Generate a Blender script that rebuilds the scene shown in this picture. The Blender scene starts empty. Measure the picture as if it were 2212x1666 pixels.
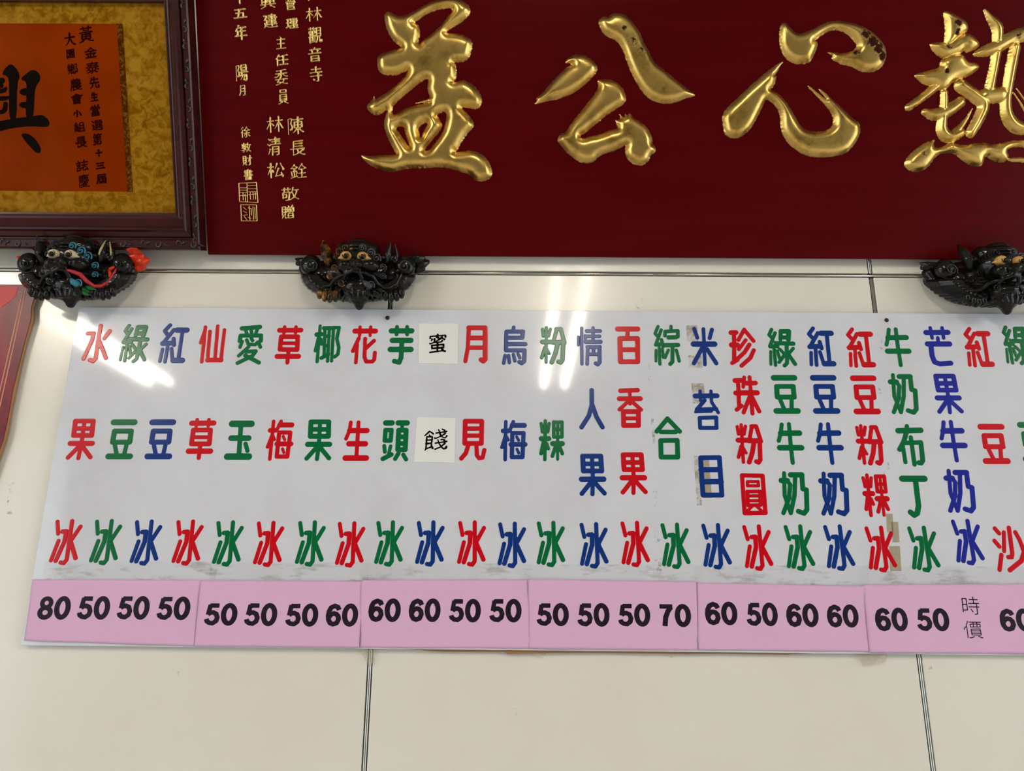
import bpy, bmesh, math, random
import numpy as np
from mathutils import Matrix, Vector

SC = bpy.context.scene
COL = SC.collection
W, H = 2212, 1666
# ---------------------------------------------------------------- camera
F_PX = 1661.0                       # focal length in photo pixels
PITCH, YAW, ROLL = math.radians(15.7), math.radians(0.38), math.radians(0.55)
CAM = Vector((0, -1.415, 1.60))
CAM_R = Matrix.Rotation(YAW, 3, 'Z') @ Matrix.Rotation(math.pi / 2 + PITCH, 3, 'X') @ Matrix.Rotation(ROLL, 3, 'Z')
cd = bpy.data.cameras.new('camera'); cam = bpy.data.objects.new('camera', cd); COL.objects.link(cam)
cd.sensor_fit = 'HORIZONTAL'; cd.sensor_width = 36; cd.lens = F_PX / W * 36; cd.clip_start = 0.01
cam.matrix_world = Matrix.Translation(CAM) @ CAM_R.to_4x4()
SC.camera = cam
# ---------------------------------------------------------------- world, exposure
world = bpy.data.worlds.new('daylight'); SC.world = world; world.use_nodes = True
wb = world.node_tree.nodes['Background']
wb.inputs[0].default_value = (0.86, 0.94, 1.0, 1); wb.inputs[1].default_value = 2.2
vs = SC.view_settings
vs.view_transform = 'Standard'; vs.look = 'None'; vs.gamma = 1.0; vs.use_curve_mapping = False; vs.exposure = 0.1
TUBE_STRENGTH = 62.0                # fluorescent tubes (built with their fixtures below)
# ---------------------------------------------------------------- lettering data
# crops of the photograph in which the strokes were measured: (x0, y0, pixels per photo pixel)
CROPS = {'A': (130, 680, 4.809), 'B': (560, 680, 4.809), 'C': (980, 680, 4.064),
         'D': (1390, 680, 3.786), 'E': (1800, 680, 3.786), 'G': (780, 1090, 3.072),
         'H': (1492, 1090, 3.072)}
# character: (crop, default stroke width, strokes 'x,y x,y ...:width' split by |, trailing * closes the stroke)
MENU_STROKES = {
'水': ('A', 40, '300,192 362,192 345,260 255,455|434,112 412,240 382,450 355,482 320,468|528,168 470,245|420,275 488,448'),
'仙': ('A', 36, '1503,130 1465,488|1500,160 1455,290|1550,175 1525,475 1665,475 1700,160|1632,120 1600,475|1525,472 1665,472:46'),
'愛': ('A', 34, '1897,143 2082,128:44|1930,150 1946,196|1990,150 1996,190|2060,140 2040,196|1872,275 1882,218 2095,216 2092,272:40|1898,280 1876,338|1945,262 1962,308 2035,312 2060,285|1990,235 2005,270|2066,285 2088,338|1965,335 1862,428|1940,385 2040,380 2005,428 1850,503:38|1930,425 2072,498:40'),
'果': ('A', 46, '168,1102 352,1102 335,1252 148,1252*|155,1180 345,1180:44|262,1102 230,1335 197,1488:38|114,1335 340,1335:50|205,1365 90,1482:42|235,1360 322,1478:42'),
'豆': ('A', 46, '560,1116 775,1116:56|568,1208 742,1208 726,1322 548,1322*:48|572,1355 590,1450:40|692,1350 668,1450:40|504,1470 728,1470:56'),
'草': ('B', 44, '212,162 433,160:48|265,126 258,190:32|383,126 378,190:32|230,228 402,228 394,362 216,362*:44|225,297 398,297:36|305,375 293,498:38|188,433 408,433:50'),
'玉': ('A', 50, '1793,1135 1993,1135:62|1885,1140 1862,1470:44|1783,1283 1963,1283:54|1742,1475 1966,1475:62|1932,1342 1952,1415:40'),
'椰': ('B', 32, '632,120 600,490|598,208 642,205:46|612,245 580,378:30|640,255 648,310:30|672,142 748,140:40|682,150 672,440|728,145 708,485|682,228 725,225:34|676,325 716,322:34|645,452 715,412:38|772,135 750,482|772,135 830,135 806,250:34|806,250 826,345 816,412 784,440:34'),
'花': ('B', 40, '992,170 1204,170:50|1045,128 1040,215:32|1155,128 1150,215:32|1032,245 970,378:38|1016,310 1000,498:34|1098,250 1090,440 1108,487 1172,487 1192,465 1198,395:38|1190,270 1100,355:38'),
'芋': ('B', 44, '1372,167 1582,167:52|1430,125 1425,205:36|1535,125 1535,205:36|1382,266 1573,266:52|1362,360 1573,360:54|1480,270 1472,445 1452,495 1402,482:46'),
'梅': ('B', 36, '148,1105 108,1498:34|112,1200 168,1200:44|135,1240 84,1372:32|138,1250 156,1295:30|226,1105 182,1195:34|212,1143 337,1143:48|206,1222 322,1222 290,1472 180,1472*:40|182,1340 328,1340:46|248,1262 264,1298:28|240,1390 254,1430:28'),
'生': ('B', 44, '962,1118 950,1200 912,1288:36|950,1203 1130,1203:50|1042,1118 1020,1480:38|942,1340 1113,1340:52|905,1488 1122,1488:54'),
'頭': ('B', 38, '1318,1124 1383,1124:52|1315,1198 1378,1198 1368,1308 1308,1308*:42|1302,1362 1308,1425:36|1368,1366 1350,1440:34|1288,1497 1376,1452:44|1448,1124 1540,1124:52|1490,1135 1486,1195:34|1452,1200 1530,1200 1520,1402 1442,1402*:46|1447,1270 1525,1268:46|1445,1338 1522,1338:44|1450,1440 1415,1498:40|1500,1455 1528,1502:40'),
'月': ('C', 36, '138,115 130,290 108,408:34|138,116 282,116:40|282,116 282,392 264,408 246,396:40|140,205 280,205:40|134,290 280,290:36'),
'烏': ('C', 29, '530,110 525,140|468,148 612,148 605,202 465,202:34|465,150 462,310:32|465,258 632,258:34|462,312 625,312 622,408 600,425 580,415:34|455,358 442,425|485,358 492,420|528,350 540,405|568,345 584,378:26'),
'粉': ('D', 30, '768,915 778,975:26|835,912 824,975:26|800,900 818,1205:26|775,1026 865,1026:38|800,1075 778,1165:28|815,1085 840,1130:24|886,922 868,1020:30|884,912 922,912 962,1035:32|862,1030 955,1030:38|905,1040 892,1125 866,1205:36|952,1040 956,1185 942,1208 924,1200:34'),
'情': ('C', 25, '1127,115 1130,430:26|1098,190 1098,265:22|1158,180 1162,230:22|1228,112 1228,240:26|1172,140 1290,140:30|1175,187 1285,187:28|1165,235 1293,235:34|1182,285 1176,430:28|1180,280 1285,280:34|1284,285 1285,415 1270,434 1252,424:32|1232,280 1232,340:28|1185,344 1285,344:30'),
'百': ('C', 40, '1443,125 1618,125:42|1532,130 1526,200:34|1462,208 1616,208 1618,412 1468,412*:40|1465,306 1616,306:40'),
'見': ('C', 34, '106,935 252,935 248,1130 102,1130*:38|105,1000 250,1000:36|103,1062 250,1062:36|135,1140 112,1215 72,1262:36|205,1140 208,1232 228,1260 258,1256 274,1188:34'),
'粿': ('C', 29, '770,955 780,1030:26|840,955 828,1030:26|806,932 802,1272:28|772,1088 836,1088:42|790,1120 768,1220:30|818,1130 834,1178:26|880,942 952,942 952,1072 880,1072*:30|882,1008 950,1008:26|916,942 914,1270:24|872,1132 955,1132:42|895,1160 868,1242:30|932,1160 955,1220:30'),
'人': ('C', 36, '1207,660 1208,790 1182,885 1118,985|1212,790 1250,895 1302,985'),
'香': ('C', 32, '1465,666 1614,660:38|1545,670 1548,780:30|1454,735 1638,735:40|1530,760 1456,830:32|1565,760 1645,832:32|1490,848 1622,848 1622,970 1492,970*:40|1490,908 1620,908:32'),
'米': ('D', 30, '410,115 435,186|555,120 536,190|485,115 497,405:28|404,238 576,238:42|472,275 408,395:32|515,280 590,395:32'),
'綜': ('D', 25, '122,97 98,155 122,182|148,125 104,242|104,246 152,240:30|150,205 164,262:26|105,292 105,380:22|130,260 138,405:24|156,280 166,350:24|228,96 228,126|178,172 180,138 284,132 285,180:28|208,186 268,185:34|172,250 285,248:34|240,250 240,385 222,404:30|206,290 180,352:24|272,290 295,380:25'),
'紅': ('D', 30, '1385,112 1352,158 1378,186|1425,150 1368,250|1360,262 1442,258:38|1440,222 1456,275|1370,310 1372,408:26|1405,265 1415,412:28|1442,305 1470,390:28|1452,152 1532,152:42|1498,160 1520,390:30|1480,401 1554,401:42'),
'珍': ('D', 34, '722,148 762,147:38|746,150 748,375:32|726,248 772,248:40|732,396 775,370:32|830,122 782,208:30|830,124 906,216:30|842,208 785,285:28|872,246 832,310 768,368:32|908,292 880,355 808,418:32'),
'綠': ('D', 27, '1045,120 1025,165 1055,195|1074,148 1034,250|1034,258 1092,254:32|1074,225 1094,264:24|1038,300 1040,405:22|1064,262 1078,412:26|1092,295 1110,355:24|1122,135 1186,135 1182,200:36|1120,140 1118,200:30|1120,185 1180,185:32|1098,232 1222,236:34|1168,236 1172,395 1152,415:30|1112,280 1142,312:24|1146,335 1108,388:26|1222,275 1186,318:26|1180,320 1238,402:30'),
'珠': ('D', 30, '748,538 796,536:38|772,545 782,750:32|754,640 800,640:38|762,776 800,744:32|822,512 815,590:28|820,560 914,558:36|866,510 890,808:30|805,638 928,638:40|868,670 818,798:32|885,670 945,790:32'),
'苔': ('D', 28, '428,665 605,663:38|467,625 472,700:26|556,625 560,700:26|505,700 440,776 600,770:30|562,715 616,800:26|430,795 560,790:22|464,843 600,840 602,926 468,926*:30'),
'合': ('D', 34, '200,850 112,955|200,850 300,955|148,960 266,960:34|145,1030 280,1028 284,1165 148,1165*:36'),
'目': ('D', 34, '466,1170 620,1168 640,1475 486,1475*:36|470,1268 626,1266:40|478,1366 634,1364:40'),
'圓': ('D', 24, '808,1315 976,1318 1000,1622 830,1624*:32|852,1366 940,1365 944,1400 852,1400*:24|852,1447 954,1446 960,1558 858,1560*:28|852,1483 955,1483:24|856,1522 958,1522:24|888,1570 856,1602:24|930,1570 965,1602:24'),
'牛': ('D', 34, '1128,900 1120,970 1104,1033:30|1120,972 1272,970:42|1187,897 1200,1050 1218,1213:30|1112,1090 1290,1090:42'),
'奶': ('D', 30, '1155,1296 1160,1480 1210,1622|1132,1356 1182,1357:40|1182,1357 1204,1390 1196,1500 1150,1622:32|1208,1310 1300,1310:40|1300,1312 1308,1425 1338,1432 1342,1595 1318,1625 1272,1608:36|1246,1320 1240,1480 1210,1622:32'),
'芒': ('E', 34, '766,145 944,143:40|800,106 816,190:26|897,106 910,190:26|862,188 865,225:26|778,238 958,238:40|806,250 816,335 836,386 880,402 968,395:38'),
'布': ('E', 30, '608,912 605,945:32|536,950 720,945:42|606,955 582,1040 548,1103:36|572,1058 596,1208:30|590,1050 722,1045:34|722,1048 738,1192 724,1214 706,1212:36|640,1004 670,1226:32'),
'丁': ('E', 40, '582,1340 764,1340:46|690,1350 716,1560 706,1622 680,1638 650,1614:40'),
'冰': ('G', 24, '115,122 128,202|136,250 100,380:24|156,188 180,186 176,255 132,382:27|212,118 204,375 188,398 166,394:25|272,155 222,242:25|216,250 262,364:27'),
'沙': ('H', 26, '2022,160 2050,192|2020,242 2052,280|2066,335 2054,434|2115,155 2138,325 2134,350 2112,350:26|2082,185 2084,310:24|2158,185 2186,235 2218,320:26|2232,270 2198,375 2122,436:28'),
}
# brush and print characters as stroke centre lines on a 64 x 64 grid
BRUSH = {
 '林': '44,19 45,20|17,19 17,19|16,28 17,29 17,58|17,26 21,27 27,34 27,35|43,27 44,28 44,58|16,28 13,30 5,45 5,47|45,26 48,28 57,46|44,6 45,26|34,19 56,19|7,19 26,19|45,26 40,30 36,39 30,47|17,6 16,28',
 '觀': '38,27 54,27|50,36 50,56 58,56 58,50|7,38 9,37|38,17 54,17|26,25 31,24 31,17 22,17 22,25 26,25|9,25 16,24 16,17 7,17 7,25 9,25|13,5 13,11|10,54 31,54 33,57 36,57 40,49 42,36|10,40 30,40|11,33 31,33|10,47 30,47|25,5 25,12|6,9 32,9|21,29 22,54|12,29 9,37 10,58|50,36 54,36 54,7 38,7 38,36 50,36',
 '音': '42,10 43,15|14,55 48,55|19,10 18,16 20,20 20,25|14,45 48,45|43,15 40,25|30,5 31,10|4,25 55,25|14,55 14,35 47,35 48,55|9,10 53,10',
 '寺': '19,47 22,51|11,12 52,12|31,4 31,24|42,25 42,56 40,57 32,57|7,37 56,37|5,24 57,24',
 '管': '15,46 50,46 50,56|15,56 50,56|19,9 20,16|45,9 48,15|38,9 57,9|14,4 12,5 11,9 7,15|39,4 38,9 31,17 32,22|9,28 9,22 54,22 54,28|11,9 28,9|15,38 47,38 47,30 16,29 15,56',
 '理': '13,49 21,47|6,11 20,11|13,11 13,50 5,52 4,54|6,29 19,29|27,45 56,45|22,58 58,58|28,22 55,22|41,10 41,58|55,22 55,10 28,10 28,34 54,34 55,22',
 '主': '27,6 35,13 35,18|11,37 51,37|31,18 31,57|8,18 54,18|5,58 58,58',
 '任': '14,22 10,23 8,27|14,22 15,23 15,58|21,6 15,16 14,22|40,11 40,55|25,14 40,11 53,8 56,9|22,32 58,32|25,55 57,55',
 '委': '38,18 39,22 45,26 56,31 58,30|14,48 18,46|44,39 43,43 38,49 37,51|30,51 37,51|37,51 38,52 54,57 57,56|4,30 7,31 15,28 24,22 26,18|8,58 27,54 30,51|21,39 18,46|18,46 19,48 29,50 30,51|31,8 31,30 27,32 25,38|11,8 31,8 47,5 51,6|5,39 57,39|6,18 56,18',
 '員': '12,32 51,32|12,40 51,40|41,52 56,57 58,57|40,47 41,52|22,47 21,52|38,7 49,7 49,17 14,16 14,7 38,7|4,56 8,57 21,52 24,52|40,47 51,47 50,24 12,24 12,47 40,47',
 '興': '22,42 22,6 40,6 40,42|9,31 16,31|46,31 54,31|9,18 16,18|7,57 22,49|47,19 54,19|40,49 41,48 55,56|28,14 35,14|35,24 35,33 28,34 28,22 35,22 35,24|46,6 54,6 53,42|17,5 9,8 10,42|5,42 58,42',
 '建': '13,49 21,53 32,56 56,56 59,55|13,45 13,49|13,49 6,57|6,9 17,9 17,13 11,22 10,26|8,36 10,42 13,45|26,35 54,35|7,27 10,26 18,27 16,40 13,45|23,44 57,44|23,18 57,18|27,9 52,9 53,27 27,27|39,5 39,50',
 '陳': '12,43 16,42 18,37 17,31 13,23 17,8 15,7 4,7 4,58|38,39 39,39|35,39 31,45 25,51 20,54|41,39 47,47 55,53|25,29 52,29|22,11 54,11|38,4 38,58|41,39 42,38 52,37 51,19 26,19 25,37 41,39',
 '長': '15,35 16,34|16,25 49,25|40,48 52,40 55,40|16,16 49,16|15,55 32,52 33,50|40,48 42,51 48,54 54,56 58,56|31,35 32,40 34,44 37,47 40,48|5,34 56,34|50,7 16,7 15,55',
 '銓': '26,40 22,48|8,20 5,21 5,22|16,10 27,18|44,7 43,11|43,11 41,12 32,25|43,11 56,24|8,40 9,49|6,57 26,52|33,42 54,42|17,7 16,10 8,20|6,33 25,33|43,27 43,58|30,58 57,58|8,20 10,22 23,22|32,25 35,27 52,27 56,24|17,22 17,54',
 '清': '25,48 52,48|25,40 52,40|9,6 15,10|15,39 15,41 8,55|6,23 13,27|24,16 54,16|20,24 58,24|22,9 56,9|39,4 39,24|25,58 26,32 52,32 52,57 45,58',
 '松': '41,26 31,54|31,54 54,51|36,7 34,16 29,27|14,28 15,28 15,58|14,28 11,30 5,46|15,27 20,29 23,35 23,37|54,51 56,54 55,58|48,6 52,18 57,26 57,31|50,41 53,48 54,51|15,5 14,28|5,18 23,18',
 '敬': '30,29 33,29 37,26|45,42 45,46|45,46 57,56|27,55 33,56 45,46|18,56 20,58 25,57 27,55|53,18 50,34 47,41 45,42|37,26 39,27 43,41 45,42|11,24 30,24 27,55|25,6 25,17|41,7 37,26|39,17 57,18|14,6 14,16 12,20 11,24|11,24 8,28 8,32 20,32 20,45 9,45|9,32 9,49|6,12 32,12',
 '贈': '9,48 5,56|32,4 35,7 35,12|41,12 41,30|7,18 20,18|50,19 47,25|18,48 21,54|33,18 36,24|7,30 20,30|50,4 48,8 48,12|31,55 52,55|31,46 52,46|31,55 31,37 52,37 52,55|41,12 27,13 27,30 55,30 55,13 41,12|7,30 7,7 20,7 19,42 7,42 7,30',
 '十': '5,28 56,28|31,4 31,57',
 '五': '28,13 26,32 21,57|9,13 53,13|13,32 46,32 45,58|5,58 58,58',
 '年': '21,4 18,4 18,6 17,12|34,12 34,58|15,43 16,26 52,26|7,24 14,13 54,12|4,43 57,43',
 '陽': '32,30 30,38|30,38 22,44|12,42 17,41 18,38 17,28 13,22 18,8 18,5 4,5 4,58|36,38 36,41 32,47 24,55|46,38 46,43 43,49 36,57|28,13 53,13|30,38 55,38 55,45 53,56 51,58 46,57|23,29 58,29|28,13 29,22 52,22 53,13 52,4 29,4 28,13',
 '月': '16,36 53,36|17,21 53,21|7,56 14,45 16,36 17,4 53,4 52,55 51,56 40,57',
 '徐': '14,28 14,29 14,58|30,43 29,44 24,53|51,44 57,53|18,5 6,17|18,19 14,28|14,28 10,29 5,34|40,5 40,9|40,24 40,55 39,57 33,58|27,21 31,24 50,24 53,21|24,36 56,36|40,9 38,9 27,21 23,22|40,9 53,21 57,22',
 '敦': '18,4 19,12|26,35 28,35|37,24 36,25 33,30|45,46 47,46 53,54 56,56|37,24 39,25 42,37 45,41|45,46 36,54 33,57 31,56|45,41 45,46|8,34 25,34 26,35|52,18 50,34 47,40 45,41|19,45 19,46|18,19 27,19 28,27 9,27 9,19 18,19|42,5 37,24|39,18 57,18|6,12 32,12|5,47 19,46 31,44|26,35 23,39 20,40 19,55 18,57 12,57 9,56',
 '財': '50,19 49,20|50,19 58,19|32,19 48,19 49,20|22,48 26,54|49,25 46,26 36,42|12,48 6,57|49,25 50,26 50,55 48,57 43,57|8,30 25,30|8,18 25,18|50,5 49,25|25,30 25,42 9,42 9,7 25,7 25,30',
 '書': '13,49 48,49|13,56 48,56|13,56 14,42 48,42 48,56|4,36 56,36|9,29 52,29|5,15 56,15|11,8 47,8 48,21 47,22 10,22|30,4 30,35',
 '黃': '21,48 21,52|41,48 41,52|41,52 54,57 60,57|4,57 7,58 21,52|31,24 31,48|5,24 57,24|13,39 50,39|20,4 21,17 42,17 43,4|9,9 54,9|31,31 50,31 50,48 13,47 14,31 31,31',
 '金': '48,44 46,45 42,52|34,7 32,8 32,10|15,44 20,52|8,58 55,58|31,26 31,58|16,22 18,26 45,26 48,22|10,38 53,38|6,25 8,26 16,22 30,11 32,10|32,10 48,22 55,26 57,25',
 '泰': '10,54 27,48 31,48|19,29 18,33 13,39 8,42 4,42|29,11 27,19|25,20 23,28|42,29 43,33 46,36 51,40 57,41|31,6 30,11|39,47 40,49 50,54|44,41 39,47|31,46 39,47|18,41 22,45|31,36 31,57 24,58|12,20 51,20|9,11 54,11|5,29 56,29',
 '先': '17,6 15,14|15,14 14,15 10,22 7,24|22,31 22,39 19,47 13,54 8,57 6,56|39,31 40,55 54,56 56,54 57,48|15,14 51,14|31,4 31,31|6,31 56,31',
 '生': '14,17 11,19 7,27|18,6 16,6 14,17|12,36 52,36|14,17 54,18|5,58 58,58|32,5 32,58',
 '當': '49,4 46,5 43,10 43,14|10,5 14,9 14,14|28,4 28,14|25,32 43,32 43,22 16,22 15,31 25,32|9,47 49,47|9,56 49,56|29,39 29,56|4,22 5,14 28,14 53,14 53,22|9,56 10,39 49,39 49,56',
 '選': '6,29 13,29 13,51|13,51 6,56|34,45 23,50 23,54|43,45 45,45 54,50 57,50|5,8 8,8 14,15|13,51 25,56 34,57 57,57|22,14 34,14 35,8 22,7 22,20 23,22 34,22 36,20|20,40 57,40|31,27 31,40|45,27 45,40|42,14 54,14 55,8 42,7 42,20 44,22 55,22 57,22 58,20|23,31 55,31',
 '第': '13,9 5,18|31,41 53,42 53,49 51,54 43,55|38,5 38,9|11,41 26,41 27,43|9,42 11,41|6,56 9,57 16,53 23,48 27,43|45,10 48,17|19,10 21,17|27,43 30,43|14,4 13,9|21,17 23,18|13,9 29,9|30,17 33,16 36,9 38,9 57,9|10,22 51,22 51,32 12,32 11,41|31,22 31,57',
 '三': '9,13 54,13|13,34 49,34|5,57 58,57',
 '屆': '21,28 21,54 58,54|28,45 50,45|40,24 40,45|30,31 49,31|13,17 56,17 57,4 13,4 11,40 6,56|58,28 58,57',
 '大': '6,22 31,23|31,23 34,27 36,33 43,45 52,54 55,56 58,56|56,22 33,22 29,27 27,35 21,46 14,52 7,56|32,4 31,23 32,25',
 '園': '29,36 32,35 43,34|29,36 28,35 18,35 17,27 43,27 43,34|11,46 14,46 25,40 29,39|5,54 55,54|41,42 41,44 47,46|29,39 41,42|46,37 41,42|43,34 46,37|16,14 44,14|12,21 48,21|29,36 29,48|30,11 30,20|5,57 5,4 55,4 55,57',
 '鄉': '25,22 37,22|14,22 14,25 8,34 7,37|18,16 16,21 14,22|13,6 7,18 7,22 14,22|25,53 22,55|49,47 51,49 54,49 57,47 57,45 57,36 52,26 56,13 57,8 55,7 45,8 45,58|29,4 32,10|25,53 37,50|7,37 18,36|34,41 39,54|20,31 17,41 14,49 6,56|25,34 37,34 37,11 25,11 25,53',
 '農': '52,42 52,46|42,52 44,54 49,56 55,57 58,56|18,36 50,36|21,43 21,56|33,43 34,46 38,51 42,52|42,52 44,50 52,46|18,57 21,56 32,54 35,52|6,56 11,42 11,30 12,29 56,29|38,4 38,22|11,15 52,15|24,4 24,22|11,42 57,42|38,22 12,22 12,8 51,8 52,22 38,22',
 '會': '16,49 46,49|16,56 46,56|22,14 22,16 40,16 41,14|41,14 55,19 59,18|31,22 31,35|10,19 13,22|41,27 39,32 37,32|21,27 22,31|16,56 17,41 46,41 46,56|6,20 22,14 29,8 32,6 40,12 41,14|13,22 50,22 50,34 49,35 13,35 13,22',
 '小': '15,22 11,34 6,43|47,21 55,38 57,45|32,7 31,56 29,57 21,57',
 '組': '15,46 16,55|16,24 15,27 10,33 10,36|7,23 16,24|22,17 19,22 16,24|22,45 25,51 24,53|22,29 23,36|23,36 25,37 25,39|10,36 12,37 23,36|33,41 54,41|8,46 5,57|16,6 8,20 7,23|33,25 54,25|28,58 58,58|6,38 10,36|33,58 33,9 54,9 54,58',
 '誌': '4,15 21,15|7,32 20,32|7,24 19,24|36,39 36,56 48,56 49,50|29,42 26,52|53,41 57,50 57,53|12,5 15,10|40,28 40,33 46,38|27,14 57,14|41,5 41,28|7,55 20,54 20,40 7,41 7,58|29,28 56,28',
 '慶': '57,30 55,35|34,5 34,9|29,40 41,40 42,38|28,45 28,45 46,46|29,40 28,45|28,45 26,45 25,47|32,30 32,32 36,35|12,57 15,58 30,55 32,54|25,47 25,49 31,51 32,54|12,50 15,50 21,47 25,47|32,54 38,54|46,46 45,49 40,51 38,54|38,54 39,55 47,57 54,58 58,57|18,36 16,40|25,35 26,39 29,40|46,35 51,39|10,30 57,30|25,9 25,23|40,9 40,23|10,16 53,16 54,23 10,24|57,9 11,9 9,45 6,56',
 '時': '29,42 34,50|4,27 18,27|24,35 55,35|40,4 40,24|27,12 53,12|48,24 48,56 47,57 40,58|4,45 18,45 18,9 5,9 4,50|24,24 56,24',
 '價': '45,54 47,53 56,58 58,57|25,43 54,43|12,23 8,25 5,29 5,32|18,57 22,58 33,54|18,6 14,15 12,23|25,36 54,36|12,23 13,24 13,57|34,9 34,24|45,9 45,24|22,9 57,9|34,15 24,16 24,24 54,24 55,23 54,15 34,15|54,43 54,49 26,49 25,31 53,30 54,43',
 '蜜': '44,18 50,21|25,9 25,13|25,13 31,16|44,45 43,50|28,4 30,9|42,14 35,20 25,24 24,27|43,50 46,51 47,54|24,27 24,28 41,28 43,25|19,18 19,27|11,18 9,23|44,45 12,45 11,36 48,36 48,45 44,45|5,30 7,31 19,27 24,27|5,14 5,9 53,9 53,14|29,33 29,55|6,56 47,54 53,56',
 '餞': '47,5 52,8|44,51 45,51|22,45 22,50|22,50 24,50 25,54|45,33 47,32 53,35|16,17 18,22|16,8 20,10 25,15|45,23 49,27 54,29 57,27 58,24|9,54 6,58|16,8 5,18 5,19|9,31 23,31|9,54 22,50|40,14 41,14|31,57 43,53 54,44|32,14 57,12|37,32 39,41 48,55 52,58 57,57 58,53|31,41 58,39|38,5 44,23|29,27 32,28 45,23 54,17|9,40 22,40 23,31 23,23 10,22 9,54',
 '香': '37,19 38,23 44,28 55,35 57,35|15,56 48,56|12,33 15,37|15,46 48,46|26,19 25,23 12,33 7,36 5,35|32,9 32,31|12,9 32,9 47,5 50,7|15,37 15,56|15,37 48,37 48,56|6,19 57,19',
 '竹': '18,8 6,30|12,22 28,22|22,24 22,58|44,8 34,30|40,22 60,22|52,24 52,58 44,54',
}
DIGITS = {   # 30 x 46 boxes, butt ends
'0': [('o', 15, 23, 10.6, 19, 8.6)],
'8': [('o', 15, 13, 8.4, 9, 7.6), ('o', 15, 32.5, 10, 9.8, 8.2)],
'5': [('b', 8, '27,4.2 9,4.2'), ('b', 7.5, '10,2.5 6.8,24'), ('b', 8, '6.6,23.5 10.5,19.8 16,18.6 22,21.5 25,29.5 23.2,37 17,41.8 10.5,40.8 6,37.5 4.4,32.5')],
'6': [('b', 8.2, '25.4,12.5 22.5,6.5 16.5,4 9.5,7.5 6,15 4.8,25 6,33.5 9.5,39.8 15.2,42 21.8,39.5 25,32 23.8,25 20,20.8 15,19.6 10,22 6.5,27.5')],
'7': [('b', 8, '3,4.2 27.5,4.2'), ('b', 8.4, '24.5,5.5 18.5,14.5 14,27 12,45')],
}
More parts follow.
